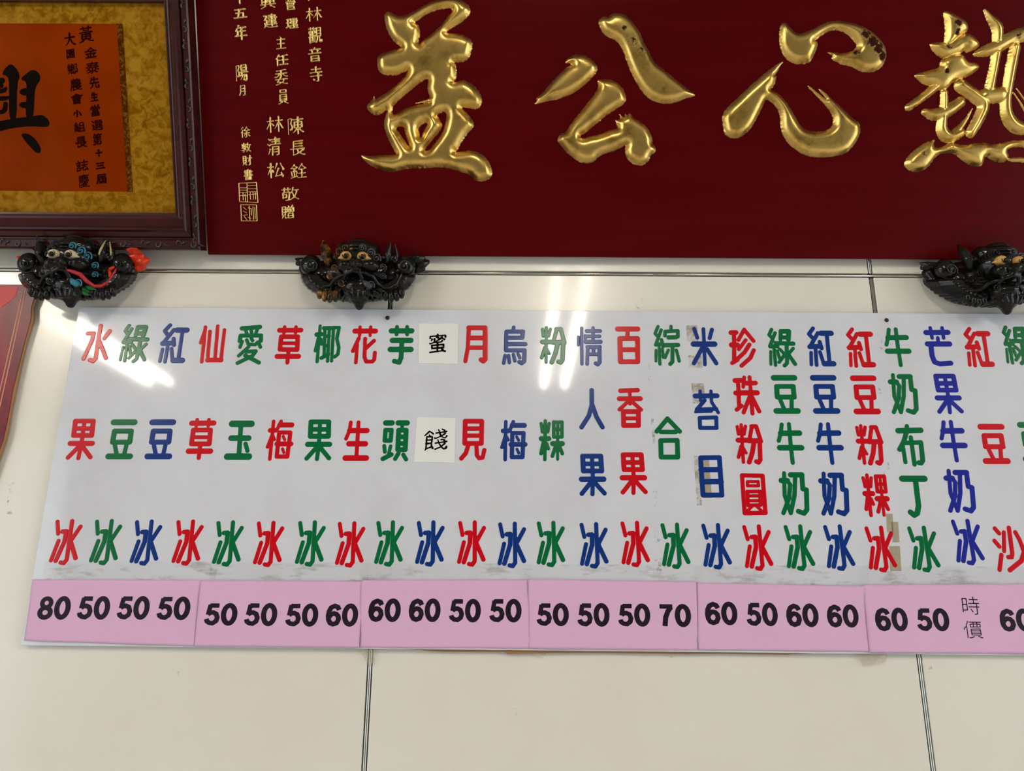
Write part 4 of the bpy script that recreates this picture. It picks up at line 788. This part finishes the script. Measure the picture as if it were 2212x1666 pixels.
# ================================================================ red poster at the left edge
M_POSTER = Mat('red_glossy_print', lin(150, 22, 44), .3, spec=.3)
M_POSTER.color(M_POSTER.ramp(M_POSTER.noise(8, 4, .6, (1, 1, .5), 1.2), [(.3, lin(72, 7, 24)), (.5, lin(122, 14, 38)), (.72, lin(160, 24, 46))]))
M_LINE = Mat('pale_gold_print_line', lin(206, 140, 116), .4); M_KRAFT = Mat('brown_corrugated_card', lin(150, 112, 76), .85)
PO = Plane(-.012, 1.60)
pc = PO.hit(-60, 900)
poster = props(empty('poster', PO.world(*pc)), 'red printed poster on brown card with a ragged edge', 'poster')
edge = [(78, 615), (75, 640), (68, 662), (66, 690), (52, 742), (39, 795), (27, 842), (20, 885), (12, 925), (6, 952), (-2, 975)]
uv = [PO.hit(x, y) for x, y in edge]
far = PO.hit(-330, 614)[0]
poly = [(far, uv[0][1])] + [(u, v) for u, v in uv] + [(PO.hit(-90, 1240)[0], PO.hit(-90, 1240)[1]), (far, PO.hit(-90, 1250)[1])]
poly = [(a - pc[0], b - pc[1]) for a, b in poly]
prism('print_sheet', poly, 0, .0012, M_POSTER, poster)
rnd = random.Random(8)
card = [(a + (.004 + rnd.uniform(-.0012, .0012) if 0 < i < len(poly) - 2 else 0), b) for i, (a, b) in enumerate(poly)]
prism('backing_card', card, .0012, .006, M_KRAFT, poster)
for pts in ([(42, 632), (49, 632), (-6, 870)], [(57, 622), (-4, 895)]):
    q = [PO.hit(x, y) for x, y in pts]; bm = bmesh.new()
    tube(bm, [(u - pc[0], 0, v - pc[1]) for u, v in q], .0010, 6); add('printed_line', bm_mesh('printed_line', bm), M_LINE, poster)
prism('printed_patch', [(a - pc[0], b - pc[1]) for a, b in [PO.hit(x, y) for x, y in ((-60, 619), (40, 620), (34, 640), (20, 652), (4, 664), (-60, 672))]], -.0003, 0, Mat('bright_red_print', lin(186, 24, 40), .35, spec=.3), poster)

# ================================================================ menu board
BN = .012
BRD = Plane(-BN, 1.60)
bu0 = BRD.hit(121, 950)[0]; bu1 = BRD.hit(2800, 950)[0]; bv1 = BRD.hit(1200, 671)[1]; bv0 = BRD.hit(1200, 1406)[1]
bcx = (bu0 + bu1) / 2
M_BOARD = Mat('white_acrylic_sheet', lin(216, 217, 222), .06, spec=.55)
M_BOARD.color(M_BOARD.mix(M_BOARD.ramp(M_BOARD.noise(5, 6, .65), [(.45, (0, 0, 0, 1)), (.8, (1, 1, 1, 1))]), lin(211, 214, 224), lin(199, 200, 209)))
M_BOARD.bump(M_BOARD.noise(4.0, 1.0, .5), .004, .05)
INKS = {'r': Mat('red_vinyl', lin(194, 6, 24), .2, spec=.3), 'g': Mat('green_vinyl', lin(0, 102, 56), .2, spec=.3), 'b': Mat('blue_vinyl', lin(12, 50, 124), .2, spec=.3), 'v': Mat('violet_blue_vinyl', lin(28, 38, 146), .2, spec=.3)}
CN = {'r': 'red', 'g': 'green', 'b': 'blue', 'v': 'violet-blue'}
menu = props(empty('menu_board', BRD.world(bcx, bv0)), 'long white acrylic menu board with red, green and blue Chinese dish names', 'menu board')
def on_board(px, py): u, v = BRD.hit(px, py); return u - bcx, v - bv0
box('sheet', bu0 - bcx, bu1 - bcx, 0, .0045, 0, bv1 - bv0, M_BOARD, menu, .0008)
MENU = [('水', 'r', 210, 742), ('綠', 'g', 292, 742), ('紅', 'b', 376, 742), ('仙', 'r', 458, 743), ('愛', 'g', 540, 745), ('草', 'r', 624, 745), ('椰', 'g', 707, 743), ('花', 'r', 787, 745), ('芋', 'g', 866, 745),
 ('月', 'r', 1028, 744), ('烏', 'b', 1112, 746), ('粉', 'g', 1195, 746), ('情', 'b', 1274, 748), ('百', 'r', 1357, 746), ('綜', 'g', 1441, 746), ('米', 'b', 1521, 749), ('珍', 'r', 1604, 751), ('綠', 'g', 1689, 751), ('紅', 'b', 1774, 749), ('紅', 'r', 1859, 751),
 ('牛', 'g', 1939, 750), ('芒', 'v', 2028, 748), ('紅', 'r', 2114, 750), ('綠', 'g', 2198, 746),
 ('果', 'r', 177, 949), ('豆', 'g', 263, 949), ('豆', 'b', 347, 949), ('草', 'r', 434, 948), ('玉', 'g', 518, 951), ('梅', 'r', 605, 951), ('果', 'g', 689, 951), ('生', 'r', 771, 952), ('頭', 'g', 854, 952), ('見', 'r', 1022, 950), ('梅', 'b', 1110, 952), ('粿', 'g', 1192, 951),
 ('人', 'b', 1278, 883), ('香', 'r', 1361, 881), ('果', 'b', 1280, 1026), ('果', 'r', 1368, 1023), ('合', 'g', 1444, 946), ('苔', 'b', 1527, 885), ('目', 'b', 1536, 1029), ('珠', 'r', 1613, 854), ('粉', 'r', 1619, 959), ('圓', 'r', 1628, 1068),
 ('豆', 'g', 1697, 852), ('牛', 'g', 1707, 958), ('奶', 'g', 1716, 1066), ('豆', 'b', 1782, 852), ('牛', 'b', 1792, 958), ('奶', 'b', 1802, 1067), ('豆', 'r', 1869, 853), ('粉', 'r', 1879, 961), ('粿', 'r', 1892, 1070),
 ('奶', 'g', 1952, 851), ('布', 'g', 1968, 962), ('丁', 'g', 1978, 1073), ('果', 'v', 2047, 851), ('牛', 'v', 2059, 953), ('奶', 'v', 2074, 1061), ('豆', 'r', 2147, 959), ('豆', 'g', 2233, 955), ('沙', 'r', 2185, 1186)]
ICE = [('r', 143, 1171), ('g', 229, 1171), ('b', 316, 1172), ('r', 406, 1172), ('g', 493, 1174), ('r', 581, 1175), ('g', 671, 1174), ('r', 757, 1176), ('g', 841, 1174), ('b', 929, 1174), ('r', 1019, 1174), ('b', 1106, 1177), ('g', 1190, 1175), ('b', 1283, 1178), ('r', 1372, 1175), ('g', 1459, 1179),
       ('b', 1548, 1180), ('r', 1637, 1183), ('g', 1727, 1183), ('b', 1813, 1183), ('r', 1903, 1186), ('g', 1996, 1186), ('v', 2091, 1171)]
MENU += [('冰', c, x, y) for c, x, y in ICE]
GL = {}
for ch, c, px, py in MENU:
    if ch not in GL: GL[ch] = menu_glyph(ch, BRD, thick=.0006)[0]
    u, v = on_board(px, py)
    o = add('character', GL[ch], INKS[c], menu, (u, 0, v)); o['label'] = CN[c] + ' menu character ' + ch
# fixing nails
M_NAIL = Mat('rusty_nail', lin(66, 40, 30), .4, metal=.7)
for px, py in ((837, 687), (1915, 692)):
    u, v = on_board(px, py); bm = bmesh.new(); ellipsoid(bm, (u, -.0005, v), (.0042, .0026, .0042), 14, 8); add('nail', bm_mesh('nail', bm), M_NAIL, menu, smooth=True)
# brown card showing below the sheet
bm = bmesh.new(); pts = [on_board(x, y) for x, y in ((770, 1396), (1780, 1396), (1776, 1411), (1700, 1415), (1560, 1413), (1480, 1414), (1300, 1411), (1160, 1412), (1096, 1414), (1090, 1409), (960, 1409))]
bm.free(); prism('backing_card', pts[::-1], .0045, .009, M_KRAFT, menu)
# adhesive-tape leftovers
def film(name, col, lo, hi, scale, base=0.0, rough=.25, stretch=(1, 1, 1), top=.5):
    m = Mat(name, col, rough); mix = m.n.new('ShaderNodeMixShader'); tr = m.n.new('ShaderNodeBsdfTransparent')
    r = m.ramp(m.noise(scale, 6, .7, stretch), [(lo, (base, base, base, 1)), (hi, (top, top, top, 1))])
    m.l.new(r, mix.inputs[0]); m.l.new(tr.outputs[0], mix.inputs[1]); m.l.new(m.b.outputs[0], mix.inputs[2]); m.l.new(mix.outputs[0], m.n['Material Output'].inputs[0])
    return m
M_CLEAR = film('clear_tape', lin(200, 192, 172), .3, .8, 60, .18, top=.4); M_RES = film('tan_tape_residue', lin(186, 172, 146), .45, .66, 60, .06, top=.55); M_TAPE = film('yellowed_clear_tape', lin(190, 177, 150), .3, .8, 50, .4, top=.7); M_DUST = film('grey_dust_film', lin(160, 156, 150), .52, .82, 45, .02, stretch=(.25, 1, 1), top=.4); M_SMUDGE = film('grey_smudge', lin(150, 142, 130), .55, .75, 70, top=.5)
def patch(name, mat, pts, y=-.0001): 
    q = [on_board(x, yy) for x, yy in pts]; return prism(name, q, y - .0001, y, mat, menu)
def rect(x0, y0, x1, y1, s=0): return [(x0, y0), (x1, y0), (x1 + s, y1), (x0 + s, y1)]
for r_ in (rect(1482, 703, 1506, 738, 2), rect(1486, 768, 1516, 795, 2), rect(1493, 828, 1520, 872, 4), rect(1498, 985, 1508, 1092, 8)): patch('tape_residue', M_RES, r_)
patch('tape_strip', M_TAPE, rect(1512, 984, 1531, 1076, 7)); patch('tape_strip', M_TAPE, rect(1914, 1110, 1928, 1150, 2)); patch('tape_strip', M_TAPE, rect(1920, 1180, 1944, 1234, 3)); patch('tape_strip', M_TAPE, rect(1925, 1128, 1940, 1172, 3))
for r_ in (rect(1893, 822, 1902, 886, 4), rect(1904, 1000, 1920, 1052, 8), rect(1396, 760, 1402, 960, 14), rect(1410, 1060, 1424, 1240, 6), rect(1893, 705, 1904, 760, 3)): patch('tape_residue', M_SMUDGE, r_)
for x0, x1 in ((96, 470), (455, 800), (780, 1150), (1130, 1520), (1500, 1880), (1860, 2300)): patch('tape_strip', M_DUST, rect(x0, 1213 + x0 * .006, x1, 1262 + x0 * .006, -6), -.0002)

# ================================================================ white paper slips pasted over the board
M_SLIP = Mat('white_paper', lin(226, 227, 226), .6); M_SLIP.bump(M_SLIP.noise(30, 3), .0006, .4)
for ch, cor, (cx, cy, w, h), label in (('蜜', ((905, 699), (990, 699), (989, 786), (904, 785)), (947, 742, 46, 53), 'white paper slip pasted in the upper row of the menu board'),
                                     ('餞', ((901, 901), (984, 903), (982, 1000), (894, 998)), (941, 950, 60, 56), 'white paper slip pasted in the lower row of the menu board')):
    SL = Plane(-BN - .0008, 1.60); q = [SL.hit(x, y) for x, y in cor]; c0 = ((q[0][0] + q[2][0]) / 2, q[2][1])
    t = props(empty('paper_slip', SL.world(*c0)), label, 'paper', 'white paper slips on the menu board')
    prism('paper', [(u - c0[0], v - c0[1]) for u, v in q], 0, .0007, M_SLIP, t)
    s = SL.scale(cx, cy); u, v = SL.hit(cx, cy)
    add('character', brush_glyph(ch, w * s * .94, h * s * .92, 2.7 * s, flat_prof(.00015), .0006, .10), M_INK, t, (u - c0[0], 0, v - c0[1]))['label'] = 'black brush-style character ' + ch

# ================================================================ pink price sheets
M_PINK_P = Mat('pink_paper', lin(217, 174, 210), .65, spec=.2)
M_PRINT = Mat('dark_violet_toner', lin(28, 12, 30), .5, spec=.2)
SHEETS = [(((70, 1252), (433, 1253), (421, 1396), (52, 1384)), 'leftmost pink price sheet in the row under the menu board'),
          (((433, 1253), (783, 1256), (776, 1399), (420, 1396)), 'second pink price sheet from the left end of the row'),
          (((781, 1253), (1142, 1252), (1143, 1401), (775, 1399)), 'pink price sheet straight below the two white paper slips'),
          (((1141, 1251), (1504, 1257), (1508, 1405), (1142, 1401)), 'fourth pink price sheet from the left, its last price seventy'),
          (((1503, 1259), (1867, 1266), (1881, 1408), (1509, 1404)), 'fifth pink price sheet from the left, just before the market-price note sheet'),
          (((1865, 1263), (2300, 1262), (2312, 1413), (1878, 1410)), 'pink price sheet with the market-price note at the right end of the row')]
PRICES = [[('80', 82, 152, 1290, 1337), ('50', 168, 237, 1290, 1337), ('50', 254, 323, 1290, 1337), ('50', 340, 410, 1291, 1338)],
          [('50', 442, 512, 1305, 1350), ('50', 528, 598, 1305, 1351), ('50', 617, 687, 1306, 1352), ('60', 704, 773, 1306, 1352)],
          [('60', 796, 865, 1295, 1342), ('60', 883, 951, 1295, 1342), ('50', 970, 1038, 1296, 1343), ('50', 1057, 1126, 1296, 1343)],
          [('50', 1159, 1228, 1305, 1351), ('50', 1247, 1316, 1305, 1352), ('50', 1335, 1404, 1306, 1352), ('70', 1422, 1492, 1307, 1353)],
          [('60', 1523, 1592, 1302, 1349), ('50', 1612, 1679, 1304, 1351), ('60', 1698, 1767, 1306, 1353), ('60', 1786, 1854, 1308, 1354)],
          [('60', 1890, 1960, 1315, 1362), ('50', 1980, 2050, 1316, 1362), ('60', 2159, 2230, 1317, 1363)]]
def digit_mesh(ch, w, h):
    sx, sy = w / 30, h / 46
    xs, ys, X, Y = grid_for((-w / 2 - .001, -h / 2 - .001), (w / 2 + .001, h / 2 + .001), .0008); D = None
    XX = X / sx + 15; YY = 23 - Y / sy
    for it in DIGITS[ch]:
        if it[0] == 'o':
            _, cx, cy, rx, ry, ww = it
            P = [(cx + rx * math.cos(k / 32 * 2 * math.pi), cy + ry * math.sin(k / 32 * 2 * math.pi)) for k in range(32)]
            d = stroke_field(XX, YY, P, ww * .59, True)
        else:
            P = [tuple(map(float, q.split(','))) for q in it[2].split()]; d = stroke_field(XX, YY, P, it[1] * .59, butt=True)
        D = d if D is None else np.maximum(D, d)
    return relief_mesh('digit', xs, ys, D * sx, flat_prof(.0))
for k, (cor, label) in enumerate(SHEETS):
    SP = Plane(-BN - .0022 - (.0007 if k % 2 else 0), 1.60); q = [SP.hit(x, y) for x, y in cor]; c0 = ((q[0][0] + q[1][0]) / 2, (q[2][1] + q[3][1]) / 2)
    t = props(empty('price_sheet', SP.world(*c0)), label, 'price sheet', 'pink price sheets along the foot of the menu board')
    ph = k * 1.7
    wl = q[1][0] - q[0][0]; hl = q[0][1] - q[3][1]
    def warp(x, z, ph=ph, wl=wl, hl=hl):       # gentle buckles of taped paper
        e = abs(2 * x / wl)
        return .00075 * math.sin(21 * x + ph + 14 * z) * math.sin(17 * z + ph * 2 + 9 * x) + .0006 * math.sin(43 * x - 30 * z + ph) * (.3 + e * e) + (.0007 * max(0, e - .75) * math.sin(70 * z + ph))
    NX, NZ = 60, 26; vv = []; ff = []
    for side in (0, .00025):
        for j in range(NZ + 1):
            for i in range(NX + 1):
                s_, r_ = i / NX, j / NZ
                tp = (q[0][0] + (q[1][0] - q[0][0]) * s_, q[0][1] + (q[1][1] - q[0][1]) * s_); bt = (q[3][0] + (q[2][0] - q[3][0]) * s_, q[3][1] + (q[2][1] - q[3][1]) * s_)
                x, z = bt[0] + (tp[0] - bt[0]) * r_ - c0[0], bt[1] + (tp[1] - bt[1]) * r_ - c0[1]
                vv.append((x, side - warp(x, z), z))
    o1 = (NX + 1) * (NZ + 1); idx = lambda i, j: j * (NX + 1) + i
    for j in range(NZ):
        for i in range(NX):
            f = (idx(i, j), idx(i + 1, j), idx(i + 1, j + 1), idx(i, j + 1)); ff.append(f); ff.append(tuple(o1 + a for a in f[::-1]))
    rim = [idx(i, 0) for i in range(NX)] + [idx(NX, j) for j in range(NZ)] + [idx(i, NZ) for i in range(NX, 0, -1)] + [idx(0, j) for j in range(NZ, 0, -1)]
    for a, b in zip(rim, rim[1:] + rim[:1]): ff.append((b, a, a + o1, b + o1))
    me = bpy.data.meshes.new('paper'); me.from_pydata(vv, [], ff); me.update(); add('paper', me, M_PINK_P, t, smooth=True)
    def put(name, me, mat, px, py):
        u, v = SP.hit(px, py); u -= c0[0]; v -= c0[1]
        for vt in me.vertices: vt.co.y = -warp(vt.co.x + u, vt.co.z + v) - .00012
        return add(name, me, mat, t, (u, 0, v))
    for txt, x0, x1, y0, y1 in PRICES[k]:
        s = SP.scale((x0 + x1) / 2, (y0 + y1) / 2); w = (x1 - x0) * .485 * s; h = (y1 - y0) * s
        put('digit', digit_mesh(txt[0], w, h), M_PRINT, x0 + (x1 - x0) * .242, (y0 + y1) / 2); put('digit', digit_mesh(txt[1], w, h), M_PRINT, x1 - (x1 - x0) * .242, (y0 + y1) / 2)
    if k == 5:
        for ch, cx, cy, w, h in (('時', 2098, 1309, 43, 42), ('價', 2102, 1360, 44, 42)):
            s = SP.scale(cx, cy); put('character', brush_glyph(ch, w * s, h * s, 1.25 * s, flat_prof(0), .0006, 0, False), M_PRINT, cx, cy)

# ================================================================ scraps and marks
for pts in (((782, 1398), (806, 1399), (808, 1432), (796, 1438), (780, 1414)), ((1146, 1402), (1186, 1404), (1172, 1422), (1158, 1418)), ((1432, 1404), (1462, 1406), (1452, 1422)), ((1850, 1408), (1920, 1410), (1916, 1432), (1868, 1440))):
    q = [on_board(x, y) for x, y in pts]; prism('tape_scrap', q, .0062, .0064, M_CLEAR, menu)
for pts in (((1370, 642), (1388, 640), (1390, 670), (1376, 672)), ((18, 1040), (36, 1036), (30, 1112), (14, 1110)), ((384, 1438), (392, 1438), (388, 1464), (382, 1462)), ((720, 1420), (736, 1420), (732, 1434), (718, 1432)), ((1108, 1508), (1118, 1506), (1116, 1548), (1110, 1548)), ((2002, 1436), (2018, 1436), (2016, 1446), (2004, 1446)), ((2080, 1600), (2092, 1600), (2090, 1616), (2082, 1616))):
    q = [WALL.hit(x, y) for x, y in pts]; prism('stain', [(u, 1.60 + v) for u, v in q], -.0003, -.0001, M_SMUDGE, back)
